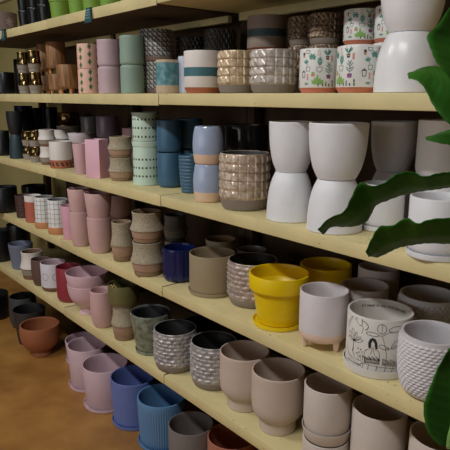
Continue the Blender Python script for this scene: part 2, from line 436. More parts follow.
        b = finish('terracotta_base', ring_solid([(0, .0004), (R*.905, .0004), (R*.945, H*.01), (R*1.004, H*.055), (R*.98, H*.056)]), cm('terra'), p.root); b['label'] = 'bare terracotta base'
    elif k in ('embbronze', 'embsilver', 'embdark', 'embbrown', 'embbeige'):
        c = dict(embbronze='ebronze', embsilver='esilver', embdark='edark', embbrown='ebrown', embbeige='ebeige')[k]
        nc, nr, stg = dict(embbronze=(18, 4, False), embsilver=(18, 4, False), embdark=(20, 5, True), embbrown=(20, 4, False), embbeige=(20, 5, False))[k]
        p.empty('embossed_pot')
        bm, prof = vessel(EMB, R, H, bands=[(.20, 1), (1.1, 0)], inner=2, dense=H/40, seg=nc*12, disp=pyramids(nc, nr, H*.21, H*.985, .0034 if R < .07 else .0046, stg, .35))
        finish('body', bm, [cm(c), cm('ebase'), cm('dgrey')], p.root, angle=16)
        b = finish('bare_base', ring_solid([(0, .0004), (R*.81, .0004), (R*.868, H*.014), (R*.95, H*.10), (R*.974, H*.19), (R*.95, H*.192)]), cm('dgrey' if k in ('embdark',) else 'ebase'), p.root); b['label'] = 'unglazed base'
    elif k == 'succpot':
        p.empty('succulent_print_pot')
        bm, prof = vessel([(.84, 0), (.87, .01), (.88, .03), (.985, .115), (1, .13), (1, 1)], R, H, bands=[(.12, 1), (1.1, 0)], inner=0, floor=.018)
        finish('body', bm, [cm('printwhite'), cm('peachbase')], p.root)
        b = finish('terracotta_base', ring_solid([(0, .0004), (R*.845, .0004), (R*.876, H*.011), (R*.888, H*.03), (R*.988, H*.11), (R*.97, H*.112)]), cm('peachbase'), p.root); b['label'] = 'pinkish terracotta base'
        T, G, D, U, K, Y = 0, 1, 2, 3, 4, 5
        q = R*2/388; pl = []
        def X(x): return (x-210)*q
        def Zz(y): return H*(1-(y-30)/372*.865)
        def line(pts, w=3.2, m=D): pl.extend([(s, m) for s in stroke([(X(a), Zz(b)) for a, b in pts], w*q*1.2)])
        def lf(x, y, L, w, deg, m): pl.append((leafp(X(x), Zz(y), L*q, w*q, math.radians(deg)), m))
        def poly(pts, m): pl.append(([(X(a), Zz(b)) for a, b in pts], m))
        for off in ((-388, 0, 388) if p.id != 'su2' else (-560, -172, 216, 604)):
            o0 = off
            def sh(pts): return [(a+o0, b) for a, b in pts]
            line(sh([(70, 52), (75, 78), (92, 84), (110, 78), (116, 52), (70, 52)]))
            poly(sh([(34, 72), (58, 72), (58, 96), (34, 96)]), D); poly(sh([(34, 97), (58, 97), (54, 120), (38, 120)]), Y)
            for d, L in ((150, 40), (110, 44), (60, 44), (20, 40), (-20, 36), (200, 30)): lf(140+o0, 122, L, 24, d, T)
            line(sh([(200, 50), (212, 50), (212, 66), (222, 98), (192, 98), (200, 66), (200, 50)]), 3, K)
            for d in (65, 80, 95, 112, 130, 50): lf(288+o0, 104, 66, 13, d, D if d % 2 else T)
            poly(sh([(270, 106), (308, 106), (302, 142), (276, 142)]), D); poly(sh([(272, 116), (306, 116), (304, 126), (274, 126)]), Y)
            poly(sh([(326, 100), (346, 100), (346, 158), (326, 158)]), K)
            for d, L in ((100, 44), (60, 38), (140, 40)): lf(78+o0, 178, L, 20, d, T)
            line(sh([(84, 176), (98, 210)]), 3); line(sh([(78, 210), (84, 250), (114, 250), (122, 210), (78, 210)]))
            for y0, d in ((200, 60), (200, 120), (180, 50), (180, 130), (160, 60), (160, 120), (150, 90)): lf(216+o0, y0, 44, 12, d, T)
            line(sh([(216, 140), (216, 210)]), 3, T); line(sh([(188, 212), (190, 248), (214, 262), (236, 248), (240, 212), (188, 212)]))
            for y0, d in ((270, 40), (270, 140), (245, 30), (245, 150), (220, 45), (220, 135), (205, 70), (205, 110), (255, 80)): lf(306+o0, y0, 48, 11, d, 6)
            line(sh([(306, 180), (306, 285)]), 3); poly(sh([(282, 284), (330, 284), (324, 322), (288, 322)]), U)
            line(sh([(26, 258), (66, 258), (60, 310), (34, 310), (26, 258)]), 5); lf(46+o0, 260, 18, 26, 90, D)
            poly(sh([(88, 276), (104, 276), (104, 336), (88, 336)]), K)
            poly(sh([(132, 276), (172, 276), (166, 300), (138, 300)]), Y); lf(152+o0, 276, 20, 34, 90, G)
            for d, L in ((90, 92), (120, 66), (60, 66), (150, 70), (30, 76), (170, 60), (10, 70)): lf(196+o0, 372, L, 24, d, G)
            lf(85+o0, 385, 26, 50, 90, 6)
            for x in (205, 250, 280, 312, 352): poly(sh([(x-7, 372), (x+7, 372), (x+5, 396), (x-5, 396)]), D)
            lf(352+o0, 372, 40, 14, 95, D); lf(278+o0, 372, 26, 10, 80, D)
        lim = pi*R*.99
        pl = [(pts, m) for pts, m in pl if all(abs(s) < lim and H*.13 < z < H*.985 for s, z in pts)]
        wrap('printed_succulents', pl, prof, p.th, [cm(c) for c in ('p_teal', 'p_green', 'p_dark', 'p_purple', 'p_pink', 'gridbase', 'p_grey')], p.root)['label'] = 'print of potted succulents'
    elif k == 'whiteflare': simple(p, 'white_flared_pot', FLARE, cm('bigwhite' if p.id.startswith('wb') else 'mattwhite'), t=.006)
    elif k == 'darkteal': simple(p, 'flared_pot', FLARE, cm('dteal'))
    elif k == 'darkblackflare': simple(p, 'flared_pot', FLARE, cm('dblack'))
    elif k == 'cobaltcyl': simple(p, 'cobalt_pot', CYL, cm('cobalt'))
    elif k == 'paleflare':
        if p.nest: simple(p, 'pale_flared_pot', [(.72, -.5), (.80, .05), (.92, .4), (1, 1)], cm('paleflare'), floor=-H*.4, z0=-.5)
        else: simple(p, 'pale_flared_pot', FLARE, cm('paleflare'))
    elif k == 'whiteterra':
        p.empty('terracotta_based_pot'); bm, prof = vessel(CYL, R, H, bands=[(.31, 1), (1.1, 0)], inner=0); finish('body', bm, [cm('white'), cm('terra')], p.root)
        pl = []
        for j in range(14):
            s = (j-7)*2*pi*R/14+.004
            pl += [(ell(s, H*.16, .0052, .0075), 0), (ell(s+.006, H*.11, .003, .005), 0), (ell(s-.005, H*.22, .003, .004), 0)]
        wrap('printed_pattern', pl, prof, p.th, cm('red_brown'), p.root)['label'] = 'dark pattern on terracotta band'
    elif k == 'pinktaper': simple(p, 'pink_tapered_pot', TAPER(.78), cm('pink'))
    elif k == 'pinktaper2': simple(p, 'pink_tapered_pot', TAPER(.85), cm('rose'))
    elif k == 'pinkcyl': simple(p, 'pink_cylinder_pot', CYL, cm('pink'))
    elif k == 'squarepot':
        simple(p, 'square_pot', [(.99, 0), (1, .006), (1, 1)], cm('sqpink'), seg=4, th0=p.th+math.radians(10))
    elif k == 'blackgloss': simple(p, 'glossy_pot', CYLR, cm('gloss'))
    elif k == 'greygloss': simple(p, 'glossy_pot', CYLR, cm('greyg'))
    elif k == 'lilacgloss': simple(p, 'glossy_pot', CYLR, cm('lilacg'))
    elif k == 'mintpot':
        p.empty('punched_mint_pot'); lift = .008 if p.saucer else 0; h = H-lift
        bm, prof = vessel(CYL, R, h); b = finish('body', bm, [cm('mint')]*2, p.root); b.location.z = lift
        pl = []
        zs = [h*.18, h*.38, h*.58] if p.saucer else [h*.17, h*.47, h*.76]
        for z in zs:
            pl = []
            for j in range(22):
                s = (j-11)*2*pi*R/22; w = .0034 if j % 2 else .0026
                pl.append(([(s-w, z-.0036), (s+w, z-.0036), (s+w, z+.0036), (s-w, z+.0036)], 0))
            o = wrap('punched_row', pl, prof, p.th, cm('mintdot'), p.root); o.location.z = lift; o['label'] = 'row of dark punched dots'
        bm = bmesh.new()
        lathe(bm, [(R+.0002, h*(.88 if p.saucer else .93), 0, False), (R+.0022, h*(.885 if p.saucer else .935), 0, False), (R+.0022, h*.985, 0, False), (R+.0002, h*.99, 0, False)], 56)
        o = finish('rim_band', bm, cm('mint'), p.root); o.location.z = lift
        if p.saucer: finish('saucer', saucer_bm(R*1.05, .026), cm('mint'), p.root)
    elif k == 'bluecyl': simple(p, 'blue_cylinder_pot', CYLR, cm('blue'))
    elif k == 'ribpot': simple(p, 'ribbed_blue_pot', ROUND, cm('ribblue'), dense=.002, disp=hribs(11, H, .0022))
    elif k == 'lilacbulb':
        p.empty('lilac_glossy_pot'); bm, prof = vessel(BULB, R, H, bands=[(.27, 1), (1.1, 0)], inner=0, floor=.01); finish('body', bm, [cm('lilac'), cm('lilacbase')], p.root)
        rows = [(0, .0004)] + [(r+.0005, max(.0004, z)) for r, z in prof if z < H*.265] + [(rad_at(prof, H*.265), H*.265)]
        b = finish('bare_base', ring_solid(rows), cm('lilacbase'), p.root); b['label'] = 'bare beige clay base'
    elif k == 'whitecyl': simple(p, 'white_cylinder_pot', CYLR, cm('mattwhite'), saucer=p.saucer)
    elif k == 'ribbrown': simple(p, 'ribbed_brown_pot', TAPER(.88), cm('red_brown'), dense=.0025, disp=hribs(12, H, .0018))
    elif k == 'redwhite': simple(p, 'two_tone_pot', CYL, cm('red'), cm('white'), bands=[(.78, 0), (1.1, 1)])
    elif k == 'gridpot':
        p.empty('grid_print_pot'); bm, prof = vessel(CYL, R, H, bands=[(.20, 1), (1.1, 0)], inner=2); finish('body', bm, [cm('printwhite'), cm('gridbase'), cm('greyg')], p.root)
        pl = []
        n = 14
        for j in range(n): s = (j-n/2)*2*pi*R/n+.004; pl += [(x, 0) for x in stroke([(s, H*.24+(H*.74)*i/6) for i in range(7)], .0016)]
        for r in range(5):
            z = H*(.33+.14*r); pl += [(x, 0) for x in stroke([((i-24)*2*pi*R/48, z) for i in range(49)], .0016)]
        wrap('printed_grid', pl, prof, p.th, cm('gridline'), p.root)['label'] = 'grey grid lines'
        b = finish('terracotta_base', ring_solid([(0, .0004), (R*1.0, .0004), (R*1.05, .004), (R*1.05, H*.20), (R*1.04, H*.21), (R*1.001, H*.205)]), cm('gridbase'), p.root); b['label'] = 'tan terracotta base'
    elif k == 'pinkround': simple(p, 'tall_pink_pot', ROUND, cm('dkpink'))
    elif k == 'pinkflare': simple(p, 'tall_pink_pot', [(.66, -.5), (.78, -.02), (.83, .1), (.92, .5), (1, 1)], cm('dkpink'), floor=-H*.4, z0=-.5)
    elif k == 'cobaltflute': simple(p, 'fluted_cobalt_pot', [(.78, 0), (.86, .012), (.95, .06), (.985, .12), (.985, 1)], cm('cobalt'), cm('cobalt'), dense=H/12, seg=120, disp=flutes(12, .003), t=.008)
    elif k == 'greycyl': simple(p, 'grey_cylinder_pot', CYL, cm('greyg'))
    elif k == 'taupecyl': simple(p, 'taupe_cylinder_pot', CYL, cm('taupey'), saucer=True)
    elif k == 'embscale':
        p.empty('scale_embossed_pot'); n = 17 if p.id != 'em4' else 16
        bm, prof = vessel(EMB, R, H, bands=[(.17, 1), (1.1, 0)], inner=2, dense=H/56, seg=n*10, disp=scales(n, 8 if p.id != 'em4' else 7, H*.18, H*.93, .006))
        finish('body', bm, [cm('scale' if p.id != 'em4' else 'etaupe'), cm('ebase'), cm('blackin')], p.root, angle=60)
        l = ring_solid([(0, H*.4), (R*.8, H*.4), (R*.88, H*.93), (R*.86, H*.94), (R*.84, H*.92), (R*.76, H*.62), (0, H*.6)])
        finish('nursery_liner', l, cm('blackin'), p.root)['label'] = 'black inner liner'
    elif k == 'yellowpot':
        simple(p, 'yellow_pot', YEL, cm('yellow'), saucer=True, t=.007)
    elif k == 'feetpot':
        p.empty('footed_white_pot'); f = .026
        bm, prof = vessel([(.80, 0), (.88, .012), (.95, .05), (.985, .11), (1, .18), (1, 1)], R, H-f, bands=[(.19, 1), (1.1, 0)], inner=0)
        b = finish('body', bm, [cm('feetwhite'), cm('blush')], p.root); b.location.z = f
        for j in range(3):
            a = p.th + math.radians(-72+120*j)
            l = finish('foot', ring_solid([(0, 0), (.0055, 0), (.007, .002), (.0105, f+.003), (0, f+.003)], 20), cm('blush'), p.root)
            l.location = (R*.76*cos(a), R*.76*sin(a), 0)
    elif k == 'palegrey': simple(p, 'pale_grey_pot', CYLR, cm('pgrey'))
    elif k == 'texbump':
        bm, prof = vessel(TEX, R, H, dense=H/72, seg=216, disp=bumps(36, 18, H*.05, H*.93, .0032), inner=1, t=.007)
        p.single('woven_texture_pot', bm, [cm('texw')]*2)
    elif k == 'muralpot': mural(p)
    elif k == 'bluegrey': simple(p, 'ribbed_blue_grey_pot', TAPER(.78), cm('bluegrey'), dense=.02, seg=144, disp=vribs(36, .0014))
    elif k == 'brownround': simple(p, 'dark_brown_pot', ROUND2, cm('dbrown'))
    elif k == 'circlepot':
        p.empty('circle_print_pot'); bm, prof = vessel(CYLR, R, H, bands=[(.16, 1), (1.1, 0)], inner=2); finish('body', bm, [cm('circ'), cm('brbase'), cm('mauve')], p.root)
        for j in range(7):
            s = (j-3)*2*pi*R/7+.012
            c = ell(s, H*.55, .0185, .0185, 0, 24)
            wrap('printed_circle', [(x, 0) for x in stroke(c+[c[0]], .0016)], prof, p.th, cm('ink'), p.root)['label'] = 'black circle outline'
        b = finish('bare_base', ring_solid([(0, .0004), (R*.745, .0004)] + [(r+.0004, z) for r, z in prof[1:] if z < H*.155] + [(rad_at(prof, H*.155), H*.155)]), cm('brbase'), p.root); b['label'] = 'bare brown base'
    elif k == 'redpot': simple(p, 'deep_red_pot', CYLR, cm('wine'))
    elif k == 'pinkbowl':
        if p.nest: simple(p, 'footed_bowl', [(.45, -1.0), (.62, -.75), (.80, -.35), (.89, -.03), (.93, .25), (1, 1)], cm('bowlpink'), floor=-H*.85, z0=-1.0)
        else: simple(p, 'footed_bowl', BOWL, cm('bowlpink'), floor=H*.27)
    elif k == 'pinkround2': simple(p, 'tall_pink_pot', ROUND2, cm('dkpink'))
    elif k == 'olivepot':
        p.empty('olive_pot'); bm, prof = vessel(CYL, R, H); finish('body', bm, [cm('olive')]*2, p.root)
        cu = bpy.data.curves.new('raffia_bow', 'CURVE'); cu.dimensions = '3D'; cu.bevel_depth = .0012
        for pts in ([(-.02, 0, .004), (-.008, 0, .012), (0, 0, .004), (.012, 0, .012), (.022, 0, .005)], [(0, 0, .004), (-.014, .004, -.004), (-.02, .004, -.003)], [(0, 0, .004), (.01, -.003, .018), (.016, -.004, .022)]):
            sp = cu.splines.new('POLY'); sp.points.add(len(pts)-1)
            for q, c in zip(sp.points, pts): q.co = (*c, 1)
        dg = bpy.data.objects.new('raffia_bow_curve', cu); me = bpy.data.meshes.new_from_object(dg); bpy.data.objects.remove(dg)
        me.materials.append(cm('raffia')); o = link('raffia_bow', me, p.root); a = p.th-.75
        o.location = (R*cos(a)*.98, R*sin(a)*.98, H-.003); o.rotation_euler = (0, 0, a+pi/2); o['label'] = 'small raffia bow'
    elif k == 'greygreen': simple(p, 'grey_green_pot', [(.68, 0), (.73, .012), (.75, .03), (.97, .8), (1, 1)], cm('ggreen'), cm('greyg'), saucer=True, liner=True)
    elif k == 'goblet': simple(p, 'goblet_pot', GOB, cm('gob'), floor=H*.22, t=.0055)
    elif k == 'taupepale': simple(p, 'pale_taupe_pot', CYLR if not p.saucer else CYL, cm('tpale'), saucer=False) if not p.saucer else saucer_stack(p)
    elif k == 'greydark': simple(p, 'dark_grey_pot', ROUNDG, cm('dgrey'), cm('blackin'))
    elif k == 'chartaper': simple(p, 'charcoal_pot', TAPER(.75), cm('char'), cm('blackin'))
    elif k == 'terrabowl': simple(p, 'terracotta_bowl', [(.50, 0), (.53, .01), (.53, .09), (.47, .14)] + catmull([(.50, .17), (.78, .30), (.95, .52), (1, .78), (.97, 1)], 5), cm('terrab'), floor=H*.2, t=.009)
    elif k == 'pinksauc': simple(p, 'pink_floor_pot', [(.84, 0), (.88, .012), (.90, .03), (1, 1)], cm('fpink'), saucer=True, t=.006)
    elif k == 'purplepot': simple(p, 'periwinkle_pot', [(.84, 0), (.88, .012), (.90, .03), (1, 1)], cm('purple'), saucer=True, dense=H/90, seg=240, disp=bumps(60, 30, H*.05, H*.93, .0016))
    elif k == 'bluerib': simple(p, 'ribbed_blue_pot', [(.84, 0), (.88, .012), (.90, .03), (1, 1)], cm('fblue'), saucer=True, dense=.03, seg=240, disp=vribs(60, .0022), t=.007)
    elif k == 'taupedark': simple(p, 'dark_taupe_pot', CYL, cm('tdark'))
    elif k == 'terracyl': simple(p, 'terracotta_pot', CYL, cm('terra2'))
    else: raise SystemExit('unknown '+k)
    cat = 'bowl' if k in ('pinkbowl', 'terrabowl') else 'plant pot'
    tag(p.root, p.label, cat, p.group)

def mural(p):
    R, H = p.R, p.H; p.empty('line_drawing_pot')
    lift = .009; h = H-lift
    bm, prof = vessel(CYL, R, h, t=.006); b = finish('body', bm, [cm('mural')]*2, p.root); b.location.z = lift
    add_saucer(p, cm('mural'))
    pl = []
    def C(x, y):
        u = max(-.999, min(.999, (x-266)/7.5/33.5)); t = math.asin(u)
        py = 310+y/7.5; yr = 309.5+11.5*cos(t)
        return (t*R, h*(1-(py-yr)/52.0))
    def ln(pts, w=.0009, smooth=True):
        q = catmull(pts, 5) if smooth and len(pts) > 2 else pts
        pl.extend([(s, 0) for s in stroke([C(*a) for a in q], w)])
    def el(cx, cy, rx, ry, deg=0, w=.0011):
        c = ell(cx, cy, rx, ry, math.radians(deg), 18); ln(c+[c[0]], w, False)
    # the woman: hair, face, shoulders
    hair = [(195, 278), (193, 245), (202, 220), (222, 207), (244, 214), (258, 240), (264, 278), (248, 292), (242, 252), (226, 226), (213, 246), (212, 288)]
    for tri in ((0, 1, 10, 11), (1, 2, 9, 10), (2, 3, 9), (3, 4, 9), (4, 5, 8, 9), (5, 6, 7, 8)): pl.append(([C(*hair[i]) for i in tri], 0))
    ln([(213, 248), (214, 268), (227, 284), (240, 270), (242, 252)])
    ln([(205, 290), (178, 300), (166, 340), (180, 388)]); ln([(250, 292), (272, 302), (280, 345), (268, 392)])
    ln([(220, 286), (222, 300), (210, 330)]); ln([(234, 286), (234, 300), (246, 330)])
    for x in range(170, 285, 9):
        ln([(x, 392), (x+3, 365-(x*7 % 13)), (x+7, 345+(x*5 % 17))], .0008); ln([(x+5, 390), (x+1, 372), (x-4, 356)], .0008); el(x+4, 340+(x*11 % 23), 4, 4, 0, .0007)
    # figure with curled hair at upper left
    ln([(105, 78), (120, 65), (136, 76), (141, 96), (166, 106), (185, 130), (180, 150), (166, 160)], .0015)
    ln([(105, 78), (98, 96), (112, 120), (128, 132), (142, 112), (136, 92)]); ln([(140, 128), (149, 156), (139, 186)]); ln([(98, 78), (88, 82), (84, 96)])
    ln([(152, 70), (165, 72)], .0014)
    # round and long leaves on stems
    el(285, 140, 33, 33); ln([(285, 108), (287, 172)], .0008); el(380, 132, 46, 19, -22); el(220, 182, 46, 13, 6); el(305, 266, 34, 14, 14); el(388, 238, 40, 15, -52)
    ln([(262, 184), (292, 186), (360, 146)]); ln([(292, 186), (308, 240), (330, 330), (322, 400)]); ln([(330, 280), (360, 268), (392, 240)]); ln([(318, 272), (345, 268)])
    # fan plant at left
    for ex, ey in ((48, 172), (72, 158), (104, 180), (136, 212), (156, 236), (44, 210)):
        mx, my = (85+ex)/2, (246+ey)/2; nx, ny = -(ey-246)*.16, (ex-85)*.16
        ln([(85, 246), (mx+nx, my+ny), (ex, ey), (mx-nx, my-ny), (85, 246)])
    ln([(85, 246), (82, 290), (80, 322), (98, 352)], .0014); ln([(78, 322), (84, 300)], .002)
    ln([(36, 150), (58, 92), (86, 44)]); ln([(34, 120), (48, 90), (62, 70)]); ln([(33, 270), (58, 356), (128, 408)]); ln([(45, 340), (90, 366), (146, 386)])
    for x, y in ((120, 295), (140, 302), (128, 322), (152, 318), (136, 350), (112, 330), (158, 348)): pl.append(([C(*q) for q in ell(x, y, 5, 5, 0, 8)], 0))
    for x in (120, 138, 152): ln([(x, 330), (x+6, 360), (x+3, 385)], .0008)
    for x in range(300, 470, 11): ln([(x, 398), (x+4, 372-(x % 7)*2), (x+9, 396)], .0008); el(x+5, 352+(x*3 % 15), 4, 5, 0, .0007)
    ln([(42, 378), (90, 402), (148, 416)], .0018)
    for x in (165, 206, 268, 330, 380): ln([(x, 402), (x-8, 438)], .0011)
    ln([(150, 392), (220, 404), (300, 410), (400, 408)], .0009); ln([(128, 420), (150, 400), (168, 402)], .0009)
    pl[:] = [(q, m) for q, m in pl if all(.006 < z < h*.97 for s, z in q)]
    o = wrap('line_drawing', pl, prof, p.th, cm('ink'), p.root, lift=.0006); o.location.z = lift; o['label'] = 'black line drawing of a woman among plants'
    # hand lettering inside the rim
    cu = bpy.data.curves.new('rim_text', 'FONT'); cu.body = 'If I need to be, and sun will'; cu.size = .011
    t = bpy.data.objects.new('rim_text_tmp', cu); me = bpy.data.meshes.new_from_object(t); bpy.data.objects.remove(t)
    xs = [v.co.x for v in me.vertices]; w = max(xs)-min(xs); ri = R-.0068
    for v in me.vertices:
        a = p.th+pi - ((v.co.x-min(xs)-w/2)/ri) - .12; z = h-.021+v.co.y
        v.co = (ri*cos(a), ri*sin(a), z)
    me.materials.append(cm('ink')); o = link('rim_lettering', me, p.root); o.location.z = lift; o['label'] = 'black lettering inside the rim'

# ------------------------------------------------------------------ data: world positions (metres), eye level = 0
FZ = -1.41
SHELF_BOTTOM = [0.2922, -0.0254, -0.3688, -0.6997, -1.0441]
TH = 0.0364
FRONT = 1.06
